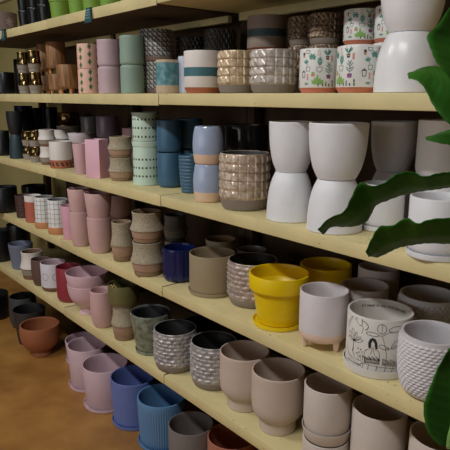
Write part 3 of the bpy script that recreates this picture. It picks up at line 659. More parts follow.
#  id, kind, x, y, z, rim radius, height, saucer, inverted, nested, label, group
POTS = [
('br', 'flower_relief', -3.2908, 1.1454, 0.3286, 0.0654, 0.1093, False, False, 0, 'dull brown pot with a raised flower, far left on top shelf', None),
('bk1', 'blacktaper', -2.9874, 1.1434, 0.3286, 0.0334, 0.0897, False, False, 0, 'lower black pot of the leftmost stack on the top shelf', 'black glossy pots on the top shelf'),
('bk1u', 'blacktaper', -2.9874, 1.1434, 0.4183, 0.0368, 0.11, False, False, 0, 'upper black pot of the leftmost stack on the top shelf', 'black glossy pots on the top shelf'),
('bk2', 'blacktaper', -2.8335, 1.1345, 0.3286, 0.0345, 0.086, False, False, 0, 'lower black pot of the middle black stack on the top shelf', 'black glossy pots on the top shelf'),
('bk2u', 'blacktaper', -2.8335, 1.1345, 0.4146, 0.0367, 0.11, False, False, 0, 'upper black pot of the middle black stack on the top shelf', 'black glossy pots on the top shelf'),
('bk3', 'blacktaper', -2.6898, 1.1265, 0.3286, 0.0365, 0.0821, False, False, 0, 'lower black pot beside the first lime green pot on the top shelf', 'black glossy pots on the top shelf'),
('bk3u', 'blacktaper', -2.6898, 1.1265, 0.4107, 0.0387, 0.11, False, False, 0, 'upper black pot beside the first lime green pot on the top shelf', 'black glossy pots on the top shelf'),
('lg0', 'limepot', -2.5494, 1.1383, 0.3286, 0.0483, 0.105, False, False, 0, 'lime green pot next to the black pots, leftmost of the lime green row', 'lime green pots on the top shelf'),
('lg1', 'limepot', -2.3601, 1.137, 0.3286, 0.047, 0.105, False, False, 0, 'lime green pot on the top shelf, second from the black pots', 'lime green pots on the top shelf'),
('lg2', 'limepot', -2.2297, 1.1373, 0.3286, 0.0473, 0.105, False, False, 0, 'lime green pot above the teal price tag, third of the lime row', 'lime green pots on the top shelf'),
('lg3', 'limepot', -2.0847, 1.1373, 0.3286, 0.0473, 0.105, False, False, 0, 'lime green pot at the right end of the lime green row', 'lime green pots on the top shelf'),
('s2blk', 'blackcyl', -3.3396, 1.135, 0.0109, 0.055, 0.1182, False, False, 0, 'black squat pot at far left end of the second shelf from top', None),
('s2dk', 'blackcyl', -3.435, 1.2742, 0.0109, 0.0442, 0.1982, False, False, 0, 'tall black pot in the gloom behind the gold pots, second shelf', None),
('go1', 'goldspool', -3.0578, 1.1447, 0.0109, 0.0347, 0.1036, False, False, 0, 'lower gold banded pot, left stack of the second shelf', 'gold glazed waisted pots on the second shelf'),
('go1u', 'goldspool', -3.0578, 1.1447, 0.1145, 0.0345, 0.1072, False, False, 0, 'upper gold banded pot, left stack of the second shelf', 'gold glazed waisted pots on the second shelf'),
('go2', 'goldspool', -2.8282, 1.1131, 0.0109, 0.0331, 0.1012, False, False, 0, 'lower gold banded pot touching the brown wood-grain pots', 'gold glazed waisted pots on the second shelf'),
('go2u', 'goldspool', -2.8282, 1.1131, 0.1121, 0.0329, 0.1026, False, False, 0, 'upper gold banded pot touching the brown wood-grain pots', 'gold glazed waisted pots on the second shelf'),
('wd1', 'woodpot', -2.902, 1.2003, 0.0109, 0.0403, 0.0885, False, False, 0, 'lower wood-grain pot at the left of the brown cluster', 'wood-grain footed pots on the second shelf'),
('wd1u', 'woodpot', -2.902, 1.2003, 0.0995, 0.0406, 0.1545, False, False, 0, 'upper wood-grain pot at the left of the brown cluster', 'wood-grain footed pots on the second shelf'),
('wd2', 'woodpot', -2.7376, 1.1871, 0.0109, 0.0421, 0.0935, False, False, 0, 'lower wood-grain pot half hidden behind the front peg-footed one', 'wood-grain footed pots on the second shelf'),
('wd2u', 'woodpot', -2.7376, 1.1871, 0.1044, 0.0463, 0.149, False, False, 0, 'upper wood-grain pot overhanging the front peg-footed one', 'wood-grain footed pots on the second shelf'),
('wd3', 'woodpot', -2.4627, 1.118, 0.0109, 0.048, 0.124, False, False, 0, 'wood-grain pot on peg feet standing in front of brown cluster', 'wood-grain footed pots on the second shelf'),
('ca', 'cactuspot', -2.2723, 1.1248, 0.0109, 0.0448, 0.0992, False, False, 0, 'lower peach pot printed with green cacti', 'peach cactus pots on the second shelf'),
('cau', 'cactuspot', -2.2723, 1.1248, 0.1101, 0.0444, 0.1004, False, False, 0, 'upper peach pot printed with green cacti', 'peach cactus pots on the second shelf'),
('mv', 'mauvepot', -2.0928, 1.1255, 0.0109, 0.0455, 0.1035, False, True, 0, 'lower mauve pink pot with rounded shoulder, turned upside down beside the cactus pots', 'mauve pots on the second shelf'),
('mvu', 'mauvepot', -2.0928, 1.1255, 0.1144, 0.0451, 0.1009, False, False, 0, 'upper mauve pink pot next to the cactus pots', 'mauve pots on the second shelf'),
('sg', 'sagepot', -1.9236, 1.1292, 0.0109, 0.0442, 0.1029, False, True, 0, 'lower sage green pot turned upside down on second shelf', 'sage green pots on the second shelf'),
('sgu', 'sagepot', -1.9236, 1.1292, 0.1138, 0.0441, 0.1037, False, False, 0, 'upper sage green pot standing on its upturned twin', 'sage green pots on the second shelf'),
('tr', 'tripot', -1.923, 1.2381, 0.0109, 0.0581, 0.1198, False, False, 0, 'lower charcoal pot with white triangles behind the aqua pot', 'charcoal pots with white triangles'),
('tru', 'tripot', -1.923, 1.2381, 0.1307, 0.0644, 0.1151, False, False, 0, 'upper charcoal pot with white triangles next to sage pots', 'charcoal pots with white triangles'),
('aq', 'aquapot', -1.655, 1.1071, 0.0109, 0.0391, 0.1087, False, False, 0, 'small aqua crackle-glazed pot with beige base on second shelf', None),
('pl', 'palepot', -1.6166, 1.1567, 0.0109, 0.0267, 0.121, False, False, 0, 'narrow pale lilac pot squeezed behind the white teal-striped pot', None),
('st', 'stripepot', -1.4888, 1.1285, 0.0109, 0.0585, 0.1287, False, False, 0, 'white pot with teal stripe and terracotta base, front of second shelf', None),
('eb', 'embbronze', -1.3247, 1.1309, 0.0109, 0.0559, 0.1198, False, False, 0, 'bronze beige embossed pot between striped pot and silver embossed pot', None),
('es', 'embsilver', -1.172, 1.133, 0.0109, 0.063, 0.1144, False, False, 0, 'large silver taupe embossed pot in front of second shelf', None),
('db1', 'embdark', -1.8804, 1.3668, 0.0109, 0.0568, 0.1123, False, False, 0, 'lower dark textured pot in the shade behind lilac pot', 'dark textured pots at the back of the second shelf'),
('db1u', 'embdark', -1.8804, 1.3668, 0.1232, 0.0543, 0.1025, False, False, 0, 'upper dark textured pot in the shade behind lilac pot', 'dark textured pots at the back of the second shelf'),
('db2', 'embdark', -1.6598, 1.3376, 0.0109, 0.0576, 0.116, False, False, 0, 'lower dark textured pot in the shade behind the bronze pot', 'dark textured pots at the back of the second shelf'),
('db2u', 'embdark', -1.6598, 1.3376, 0.1269, 0.0569, 0.1067, False, False, 0, 'upper dark textured pot in the shade above the bronze pot', 'dark textured pots at the back of the second shelf'),
('sb', 'stripetaupe', -1.369, 1.2914, 0.0109, 0.0614, 0.1333, False, False, 0, 'lower taupe pot with dark stripe hidden behind silver embossed pot', 'striped pots at the back of the second shelf'),
('sbu', 'stripetaupe', -1.369, 1.2914, 0.1442, 0.0614, 0.1012, False, False, 0, 'upper taupe pot with teal stripe above the silver embossed pot', 'striped pots at the back of the second shelf'),
('eb1', 'embbrown', -1.2129, 1.2946, 0.0109, 0.0446, 0.1368, False, False, 0, 'lower brown mosaic pot behind the gap before succulent pots', 'brown mosaic pots at the back of the second shelf'),
('eb1u', 'embbrown', -1.2129, 1.2946, 0.1477, 0.0456, 0.0803, False, False, 0, 'upper brown mosaic pot, left one of the pair', 'brown mosaic pots at the back of the second shelf'),
('eb2', 'embbrown', -1.1086, 1.269, 0.0109, 0.044, 0.1314, False, False, 0, 'lower brown mosaic pot hidden behind left succulent-print pot', 'brown mosaic pots at the back of the second shelf'),
('eb2u', 'embbrown', -1.1086, 1.269, 0.1423, 0.0442, 0.0822, False, False, 0, 'upper brown mosaic pot, right one of the pair', 'brown mosaic pots at the back of the second shelf'),
('su1', 'succpot', -0.9952, 1.1211, 0.0109, 0.0491, 0.1057, False, False, 0, 'succulent-print pot in front, left of the two on the shelf edge', 'white pots printed with succulents'),
('su2', 'succpot', -0.8747, 1.1226, 0.0109, 0.0506, 0.1051, False, False, 0, 'succulent-print pot in front, beside the big white upturned pot', 'white pots printed with succulents'),
('su3', 'succpot', -0.9798, 1.2615, 0.0109, 0.0465, 0.1225, False, False, 0, 'lower succulent-print pot hidden in the back row', 'white pots printed with succulents'),
('su3u', 'succpot', -0.9798, 1.2615, 0.1334, 0.046, 0.0865, False, False, 0, 'upper succulent-print pot in the back row, left one', 'white pots printed with succulents'),
('su4', 'succpot', -0.8756, 1.2513, 0.0109, 0.0463, 0.1199, False, False, 0, 'lower succulent-print pot behind the big white upturned pot', 'white pots printed with succulents'),
('su4u', 'succpot', -0.8756, 1.2513, 0.1308, 0.0452, 0.086, False, False, 0, 'upper succulent-print pot beside the big white top pot', 'white pots printed with succulents'),
('wb', 'whiteflare', -0.7556, 1.1445, 0.0109, 0.0725, 0.1277, False, True, 0, 'large white pot turned upside down at right of second shelf', 'large white pots at the right of the second shelf'),
('wbu', 'whiteflare', -0.7556, 1.1445, 0.1386, 0.0704, 0.125, False, False, 0, 'large white pot standing on the upturned one at right', 'large white pots at the right of the second shelf'),
('s3b', 'blackcyl', -3.3394, 1.1007, -0.3324, 0.0371, 0.1403, False, False, 0, 'black pot at far left end of third shelf', None),
('dt', 'darkteal', -3.1401, 1.107, -0.3324, 0.0396, 0.1302, False, True, 0, 'dark teal flared pot turned upside down at left of third shelf', 'dark teal flared pots on the third shelf'),
('dtu', 'darkblackflare', -3.1401, 1.107, -0.2022, 0.0431, 0.1221, False, False, 0, 'black flared pot standing on the dark teal upturned pot', 'dark teal flared pots on the third shelf'),
('cbb', 'cobaltcyl', -3.5667, 1.3144, -0.3324, 0.0544, 0.1175, False, False, 0, 'lower cobalt pot in the dark at the left back of third shelf', 'cobalt pots behind the gold pots'),
('cbbu', 'cobaltcyl', -3.5667, 1.3144, -0.2149, 0.054, 0.1563, False, False, 0, 'upper cobalt pot catching light at left back of third shelf', 'cobalt pots behind the gold pots'),
('g31', 'goldspool', -3.064, 1.1427, -0.3324, 0.0344, 0.0727, False, False, 0, 'lower small gold pot, left stack of the third shelf', 'small gold waisted pots on the third shelf'),
('g31u', 'goldspool', -3.064, 1.1427, -0.2597, 0.0343, 0.0764, False, False, 0, 'upper small gold pot, left stack of the third shelf', 'small gold waisted pots on the third shelf'),
('g32', 'goldspool', -2.9016, 1.1208, -0.3324, 0.0355, 0.0798, False, False, 0, 'lower small gold pot beside the white waisted stack', 'small gold waisted pots on the third shelf'),
('g32u', 'goldspool', -2.9016, 1.1208, -0.2526, 0.0353, 0.0805, False, False, 0, 'upper small gold pot beside the white waisted stack', 'small gold waisted pots on the third shelf'),
('bb1', 'blackcyl', -3.2356, 1.1944, -0.3324, 0.0344, 0.2627, False, False, 0, 'tall black pot in shade right behind the small gold pots', 'black pots in the shade at the back of the third shelf'),
('bb2', 'blackcyl', -3.2528, 1.2716, -0.3324, 0.0366, 0.2673, False, False, 0, 'tall black pot in shade behind the left white waisted stack', 'black pots in the shade at the back of the third shelf'),
('bb3', 'blackcyl', -3.21, 1.3384, -0.3324, 0.0384, 0.2703, False, False, 0, 'tall black pot in shade, rearmost above the white waisted pots', 'black pots in the shade at the back of the third shelf'),
('w31', 'whitespool', -2.7644, 1.1266, -0.3324, 0.0411, 0.0894, False, False, 0, 'lower white waisted pot next to the gold pots', 'white waisted pots on the third shelf'),
('w31u', 'whitespool', -2.7644, 1.1266, -0.243, 0.0433, 0.0824, False, False, 0, 'upper white waisted pot next to the gold pots', 'white waisted pots on the third shelf'),
('w32', 'whitespool', -2.8603, 1.2479, -0.3324, 0.0479, 0.0825, False, False, 0, 'lower white waisted pot at the back behind terracotta-based pot', 'white waisted pots on the third shelf'),
('w32u', 'whitespool', -2.8603, 1.2479, -0.2499, 0.0476, 0.0814, False, False, 0, 'upper white waisted pot at the back above terracotta-based pot', 'white waisted pots on the third shelf'),
('wt', 'whiteterra', -2.601, 1.124, -0.3324, 0.052, 0.1249, False, False, 0, 'white pot with patterned terracotta base on third shelf', None),
('pf', 'paleflare', -2.6059, 1.2269, -0.3324, 0.0519, 0.1105, False, False, 0, 'lower pale lilac flared pot behind the small pink pot', 'pale lilac flared pots behind the pink pots'),
('pfu', 'paleflare', -2.6059, 1.2269, -0.2219, 0.0564, 0.0499, False, False, 0.7, 'upper pale lilac flared pot nested behind the pink square pot', 'pale lilac flared pots behind the pink pots'),
('pk3', 'pinktaper', -2.3336, 1.0998, -0.3324, 0.0349, 0.1327, False, False, 0, 'narrow dusty pink pot left of the pink square pot', None),
('sq', 'squarepot', -2.1887, 1.1043, -0.3324, 0.0485, 0.1592, False, False, 0, 'pink square pot with a sharp corner facing out', None),
('d31', 'blackgloss', -3.0443, 1.3702, -0.3324, 0.0702, 0.1258, False, False, 0, 'lower dark glossy pot in the shade above white waisted pots', 'dim glossy pots at the back of the third shelf'),
('d31u', 'goldspool', -3.0443, 1.3702, -0.2066, 0.0697, 0.1183, False, False, 0, 'dark gold glinting pot in the shade above white waisted pots', 'dim glossy pots at the back of the third shelf'),
('d32', 'greygloss', -2.7254, 1.3451, -0.3324, 0.0451, 0.1219, False, False, 0, 'lower dim grey pot in the shade behind the pink square pot', 'dim glossy pots at the back of the third shelf'),
('d32u', 'greygloss', -2.7254, 1.3451, -0.2105, 0.0472, 0.1098, False, False, 0, 'upper dim grey pot in the shade behind the pink square pot', 'dim glossy pots at the back of the third shelf'),
('d33', 'lilacgloss', -2.4832, 1.3128, -0.3324, 0.0528, 0.1379, False, False, 0, 'lower dim lilac glossy pot above the pink square pot', 'dim glossy pots at the back of the third shelf'),
('d33u', 'lilacgloss', -2.4832, 1.3128, -0.1945, 0.0523, 0.1039, False, False, 0, 'upper dim lilac glossy pot above the pink square pot', 'dim glossy pots at the back of the third shelf'),
('d34', 'pinkcyl', -2.1651, 1.2666, -0.3324, 0.0466, 0.2017, False, False, 0, 'dusky pink pot in the shade behind the speckled stack', None),
('cs', 'concspool', -2.0546, 1.1416, -0.3324, 0.0524, 0.0932, False, False, 0, 'lower speckled beige waisted pot beside the pink square pot', 'speckled waisted pots on the third shelf'),
('csu', 'concspool', -2.0546, 1.1416, -0.2392, 0.052, 0.0824, False, False, 0, 'upper speckled beige waisted pot beside the pink square pot', 'speckled waisted pots on the third shelf'),
('mi', 'mintpot', -1.8939, 1.1624, -0.3324, 0.0501, 0.167, True, False, 0, 'lower mint green pot with rows of punched dots and saucer', 'mint pots with punched holes'),
('miu', 'mintpot', -1.8939, 1.1624, -0.1654, 0.0499, 0.1085, False, False, 0, 'upper mint green pot with rows of punched dots', 'mint pots with punched holes'),
('bl', 'bluecyl', -1.7905, 1.2009, -0.3324, 0.0467, 0.1296, False, False, 0, 'lower teal blue pot beside the mint pots', 'teal blue cylinder pots on the third shelf'),
('blu', 'bluecyl', -1.7905, 1.2009, -0.2028, 0.047, 0.1193, False, False, 0, 'upper teal blue pot beside the mint pots', 'teal blue cylinder pots on the third shelf'),
('bl2', 'bluecyl', -1.8026, 1.3022, -0.3324, 0.0522, 0.1366, False, False, 0, 'lower teal blue pot at the back behind the ribbed pot', 'teal blue cylinder pots on the third shelf'),
('bl2u', 'bluecyl', -1.8026, 1.3022, -0.1958, 0.0516, 0.1154, False, False, 0, 'upper teal blue pot at the back above the ribbed pot', 'teal blue cylinder pots on the third shelf'),
('rb', 'ribpot', -1.6338, 1.1822, -0.3324, 0.0387, 0.1334, False, False, 0, 'dark blue pot with horizontal ribs on third shelf', None),
('li', 'lilacbulb', -1.4601, 1.129, -0.3324, 0.0494, 0.1218, False, False, 0, 'lower blue-lilac glossy rounded pot with beige base', 'blue-lilac glossy pots with beige bases'),
('liu', 'lilacbulb', -1.4601, 1.129, -0.2106, 0.0503, 0.1199, False, False, 0, 'upper blue-lilac glossy rounded pot with beige base', 'blue-lilac glossy pots with beige bases'),
('bg', 'blackgloss', -1.4689, 1.297, -0.3324, 0.077, 0.1503, False, False, 0, 'lower black glossy pot hidden behind beige embossed pot', 'black glossy pots behind the embossed pot'),
('bgu', 'blackgloss', -1.4689, 1.297, -0.1821, 0.077, 0.0925, False, False, 0, 'upper black glossy pot reflecting light above beige embossed pot', 'black glossy pots behind the embossed pot'),
('eb3', 'embbeige', -1.2997, 1.1448, -0.3324, 0.0762, 0.1693, False, False, 0, 'beige embossed pot with pyramid pattern, middle of third shelf', None),
('wf1', 'whiteflare', -1.0978, 1.1382, -0.3324, 0.0656, 0.1325, False, True, 0, 'lower white flared pot, upside down beside beige embossed pot', 'matte white flared pots on the third shelf'),
('wf1u', 'whiteflare', -1.0978, 1.1382, -0.1999, 0.0632, 0.1364, False, False, 0, 'upper white flared pot beside beige embossed pot', 'matte white flared pots on the third shelf'),
('wf2', 'whiteflare', -0.9338, 1.1338, -0.3324, 0.0711, 0.1318, False, True, 0, 'lower white flared pot, upside down with leaf tip in front', 'matte white flared pots on the third shelf'),
('wf2u', 'whiteflare', -0.9338, 1.1338, -0.2006, 0.0743, 0.1401, False, False, 0, 'upper white flared pot above the leaf tip', 'matte white flared pots on the third shelf'),
('ws1', 'whiteflare', -0.9138, 1.3432, -0.3324, 0.0632, 0.1365, False, True, 0, 'lower white flared pot in shade, turned over behind the leaf', 'matte white flared pots on the third shelf'),
('ws1u', 'whiteflare', -0.9138, 1.3432, -0.196, 0.0622, 0.1353, False, False, 0, 'upper white flared pot in shade at the back of third shelf', 'matte white flared pots on the third shelf'),
('ws2', 'whitecyl', -0.7356, 1.3001, -0.3324, 0.0701, 0.1337, False, False, 0, 'lower white cylinder pot in the back row at right edge', 'white cylinder pots with saucers on the third shelf'),
('ws2u', 'whitecyl', -0.7356, 1.3001, -0.1988, 0.0688, 0.1478, True, False, 0, 'upper white pot with saucer in shade at the right edge', 'white cylinder pots with saucers on the third shelf'),
('wc1', 'whitecyl', -0.8601, 1.2355, -0.3324, 0.053, 0.12, True, False, 0, 'white cylinder pot with saucer behind the big wavy leaf', 'white cylinder pots with saucers on the third shelf'),
('wc2', 'whitecyl', -0.6318, 1.1131, -0.3324, 0.0629, 0.1298, True, False, 0, 'white cylinder pot with saucer at front right edge', 'white cylinder pots with saucers on the third shelf'),
('s4b', 'blackcyl', -3.3632, 1.0973, -0.6633, 0.068, 0.1492, False, False, 0, 'black pot at the far left end of the fourth shelf', None),
('s4b2', 'blackcyl', -3.5095, 1.3276, -0.6633, 0.0776, 0.1167, False, False, 0, 'black pot in the shade behind the grid pots', None),
('rbb', 'ribbrown', -3.14, 1.1204, -0.6633, 0.0433, 0.1267, False, False, 0, 'dark brown ribbed pot left of the red and white pot', None),
('rw', 'redwhite', -2.9935, 1.1217, -0.6633, 0.0446, 0.144, False, False, 0, 'white pot with red lower part beside the brown ribbed pot', None),
('gr1', 'gridpot', -2.823, 1.1124, -0.6633, 0.0472, 0.161, False, False, 0, 'white grid pot with terracotta base, left of the pair', 'white pots with grey grid lines'),
('gr2', 'gridpot', -2.6575, 1.1167, -0.6633, 0.0502, 0.1693, False, False, 0, 'white grid pot with terracotta base, right of the pair', 'white pots with grey grid lines'),
('pks', 'pinktaper2', -2.5173, 1.1191, -0.6633, 0.045, 0.1598, False, False, 0, 'small rose pink pot right of the grid pots', None),
('pt1', 'pinkround', -2.3678, 1.0973, -0.6633, 0.0488, 0.1586, False, False, 0, 'lower dusty pink pot in the left tall pink stack', 'dusty pink tall pots on the fourth shelf'),
('pt1u', 'pinkflare', -2.3678, 1.0973, -0.5047, 0.051, 0.1033, False, False, 1, 'upper dusty pink pot in the left tall pink stack', 'dusty pink tall pots on the fourth shelf'),
('pt2', 'pinkround', -2.2099, 1.1114, -0.6633, 0.0526, 0.1569, False, False, 0, 'lower dusty pink pot in the tall stack beside the speckled pot', 'dusty pink tall pots on the fourth shelf'),
('pt2u', 'pinkflare', -2.2099, 1.1114, -0.5064, 0.0586, 0.1059, False, False, 1, 'upper dusty pink pot in the tall stack beside the speckled pot', 'dusty pink tall pots on the fourth shelf'),
('pt3', 'pinkround', -2.3613, 1.2882, -0.6633, 0.0582, 0.1095, False, False, 0, 'lower dusty pink pot in the shade behind the speckled pot', 'dusty pink tall pots on the fourth shelf'),
('pt3u', 'pinkflare', -2.3613, 1.2882, -0.5538, 0.0623, 0.1087, False, False, 1, 'upper dusty pink pot in the shade behind the speckled pot', 'dusty pink tall pots on the fourth shelf'),
('c41', 'concspool', -2.0336, 1.1219, -0.6633, 0.0468, 0.1635, False, False, 0, 'single speckled beige waisted pot next to dusty pink stack', 'speckled waisted pots on the fourth shelf'),
('c42', 'concspool', -1.81, 1.106, -0.6633, 0.065, 0.1296, False, False, 0, 'lower speckled beige waisted pot beside the cobalt pot', 'speckled waisted pots on the fourth shelf'),
('c42u', 'concspool', -1.81, 1.106, -0.5338, 0.0637, 0.1146, False, False, 0, 'upper speckled beige waisted pot beside the cobalt pot', 'speckled waisted pots on the fourth shelf'),
('cob', 'cobaltflute', -1.6807, 1.1636, -0.6633, 0.0618, 0.1238, False, False, 0, 'cobalt blue fluted pot at the shelf joint', None),
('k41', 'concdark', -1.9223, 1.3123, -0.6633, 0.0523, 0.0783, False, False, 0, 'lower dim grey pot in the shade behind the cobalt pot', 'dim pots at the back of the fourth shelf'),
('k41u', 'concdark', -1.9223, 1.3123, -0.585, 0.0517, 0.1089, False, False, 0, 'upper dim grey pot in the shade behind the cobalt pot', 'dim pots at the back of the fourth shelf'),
('k42', 'concspool', -1.64, 1.3268, -0.6633, 0.0668, 0.1369, False, False, 0, 'speckled brown pot in the shade behind the taupe pot', None),
('k43', 'greycyl', -1.4455, 1.3131, -0.6633, 0.0531, 0.1394, False, False, 0, 'dim grey pot in the shade behind the silver embossed pot', None),
('ta', 'taupecyl', -1.4968, 1.1749, -0.6633, 0.0802, 0.1405, True, False, 0, 'taupe cylinder pot with saucer beside the cobalt pot', None),
('em4', 'embscale', -1.3284, 1.211, -0.6633, 0.0825, 0.1482, False, False, 0, 'silver taupe embossed pot with black inside, left of the yellow pot', None),
('ye', 'yellowpot', -1.1447, 1.1518, -0.6633, 0.0912, 0.1598, True, False, 0, 'bright yellow pot with saucer at the front of fourth shelf', 'yellow terracotta-shaped pots'),
('ye2', 'yellowpot', -1.1285, 1.3405, -0.6633, 0.0805, 0.1545, True, False, 0, 'yellow pot in the shade behind the white footed pot', 'yellow terracotta-shaped pots'),
('wfoot', 'feetpot', -0.9543, 1.1319, -0.6633, 0.0652, 0.1613, False, False, 0, 'white pot with blush base on three stubby feet', None),
('pg', 'palegrey', -0.9214, 1.2649, -0.6633, 0.0649, 0.1557, False, False, 0, 'pale grey pot in shade behind the line-drawing pot', None),
('pg2', 'palegrey', -0.9669, 1.3903, -0.6633, 0.0603, 0.1746, False, False, 0, 'pale grey pot at the very back under the leaf', None),
('tg', 'texbump', -0.7589, 1.3215, -0.6633, 0.0765, 0.162, False, False, 0, 'grey woven-texture pot in shade behind the white textured pot', 'woven-texture white pots'),
('mu', 'muralpot', -0.7884, 1.1524, -0.6633, 0.0804, 0.1498, True, False, 0, 'white pot with line drawing of a woman among plants, with saucer', None),
('tw', 'texbump', -0.6259, 1.1274, -0.6633, 0.0748, 0.1505, False, False, 0, 'white woven-texture rounded pot at the front right', 'woven-texture white pots'),
('s5b', 'blackcyl', -3.5662, 1.1112, -1.0077, 0.0665, 0.1942, False, False, 0, 'black pot at the far left end of the lowest shelf', None),
('bgx', 'bluegrey', -3.3238, 1.1509, -1.0077, 0.0701, 0.1503, False, False, 0, 'blue-grey ribbed pot at left of the lowest shelf', None),
('s5b2', 'blackcyl', -3.8836, 1.3379, -1.0077, 0.0779, 0.1464, False, False, 0, 'tall black pot in shade behind the blue-grey ribbed pot', None),
('w5', 'whitespool', -3.0931, 1.1307, -1.0077, 0.068, 0.1551, False, False, 0, 'white waisted pot with grey-brown base on the lowest shelf', None),
('db5', 'brownround', -2.9426, 1.1206, -1.0077, 0.0516, 0.1465, False, False, 0, 'dark brown pot beside the white pot with circles', None),
('wcir', 'circlepot', -2.8274, 1.1429, -1.0077, 0.066, 0.1513, False, False, 0, 'white pot with black outlined circles and brown base', None),
('red', 'redpot', -2.6193, 1.1388, -1.0077, 0.0641, 0.1774, False, False, 0, 'deep red pot left of the pink footed bowls', None),
('pb', 'pinkbowl', -2.4016, 1.1338, -1.0077, 0.0955, 0.1473, False, False, 0, 'lower pink footed bowl of the nested pair', 'pink footed bowls on the lowest shelf'),
('pbu', 'pinkbowl', -2.4016, 1.1338, -0.8604, 0.1009, 0.0565, False, False, 1, 'upper pink footed bowl of the nested pair', 'pink footed bowls on the lowest shelf'),
('p5', 'pinkround2', -2.2111, 1.1091, -1.0077, 0.0533, 0.1693, False, False, 0, 'tall dusty pink pot between pink bowls and olive pot', None),
('c5', 'concspool', -2.0342, 1.1196, -1.0077, 0.0552, 0.1623, False, False, 0, 'speckled beige waisted pot under the olive pot', None),
('ol', 'olivepot', -2.0342, 1.1196, -0.8455, 0.0642, 0.081, False, False, 0, 'olive green pot with raffia bow standing on speckled pot', None),
('gg', 'greygreen', -1.859, 1.1432, -1.0077, 0.0813, 0.1671, True, False, 0, 'grey-green glazed tapered pot with saucer and black inside', None),
('e51', 'embscale', -1.6785, 1.1389, -1.0077, 0.0822, 0.1577, False, False, 0, 'silver embossed pot with black inside next to grey-green pot', 'silver scale-embossed pots on the lowest shelf'),
('e52', 'embscale', -1.4873, 1.1735, -1.0077, 0.0835, 0.1629, False, False, 0, 'silver embossed pot with black inside next to taupe goblet pot', 'silver scale-embossed pots on the lowest shelf'),
('gb1', 'goblet', -1.3018, 1.1573, -1.0077, 0.0822, 0.1954, False, False, 0, 'taupe goblet pot right of the silver embossed pots', 'taupe goblet-shaped pots'),
('gb2', 'goblet', -1.1365, 1.1512, -1.0077, 0.0824, 0.1953, False, False, 0, 'taupe goblet pot left of the taupe cylinder with saucer', 'taupe goblet-shaped pots'),
('tc1b', 'taupepale', -0.9422, 1.1528, -1.0077, 0.0662, 0.0652, False, False, 0, 'pale taupe pot holding up the saucer pot at bottom edge', 'pale taupe cylinder pots at the lower right'),
('tc1', 'taupepale', -0.9422, 1.1528, -0.9425, 0.0668, 0.1645, True, False, 0, 'pale taupe cylinder pot with flared saucer right of goblet pots', 'pale taupe cylinder pots at the lower right'),
('tc2', 'taupepale', -0.8064, 1.2075, -1.0077, 0.0731, 0.1978, False, False, 0, 'pale taupe cylinder pot cropped at lower edge below drawing pot', 'pale taupe cylinder pots at the lower right'),
('tc3', 'taupepale', -0.626, 1.2054, -1.0077, 0.0746, 0.2042, False, False, 0, 'pale taupe pot at bottom right corner under the leaf', 'pale taupe cylinder pots at the lower right'),
('n51', 'cobaltcyl', -1.7461, 1.3117, -1.0077, 0.0817, 0.1082, False, False, 0, 'navy pot in the shade behind silver embossed pots', None),
('n52', 'blackcyl', -1.4909, 1.3264, -1.0077, 0.0564, 0.1239, False, False, 0, 'black pot in the shade behind the first goblet pot', None),
('f1', 'blackcyl', -3.6852, 1.0568, -1.41, 0.1106, 0.1561, False, False, 0, 'wide black pot on the floor at the far left', None),
('f2', 'greydark', -3.406, 1.1666, -1.41, 0.0849, 0.1961, False, False, 0, 'dark grey rounded pot on floor, behind the charcoal tapered pot', 'dark pots on the floor'),
('f3', 'chartaper', -3.1432, 1.109, -1.41, 0.0924, 0.2035, False, False, 0, 'charcoal tapered pot on floor behind the terracotta bowl', 'dark pots on the floor'),
('tb', 'terrabowl', -2.9466, 1.092, -1.41, 0.1093, 0.1776, False, False, 0, 'terracotta footed bowl on the floor at left', None),
('p60', 'pinksauc', -2.729, 1.2501, -1.41, 0.1001, 0.1201, True, False, 0, 'pink pot on floor, deepest in the shade of the three', 'pink floor pots with saucers'),
('p61', 'pinksauc', -2.4583, 1.1433, -1.41, 0.0979, 0.2158, True, False, 0, 'pink pot with saucer on floor, middle of the three', 'pink floor pots with saucers'),
('p62', 'pinksauc', -2.2405, 1.1253, -1.41, 0.1051, 0.2033, True, False, 0, 'pink pot with saucer on floor, beside the periwinkle pot', 'pink floor pots with saucers'),
('pu', 'purplepot', -2.0309, 1.1528, -1.41, 0.0998, 0.2163, True, False, 0, 'periwinkle dimpled pot with saucer on the floor', None),
('bf', 'bluerib', -1.8195, 1.1627, -1.41, 0.1014, 0.208, True, False, 0, 'blue vertically ribbed pot with saucer on the floor', None),
('tf', 'taupedark', -1.6254, 1.17, -1.41, 0.0879, 0.1706, False, False, 0, 'dark taupe cylinder pot on the floor by the blue pot', None),
('te', 'terracyl', -1.4582, 1.2376, -1.41, 0.0914, 0.1735, False, False, 0, 'terracotta pot at bottom edge under the goblet pots', None),
]
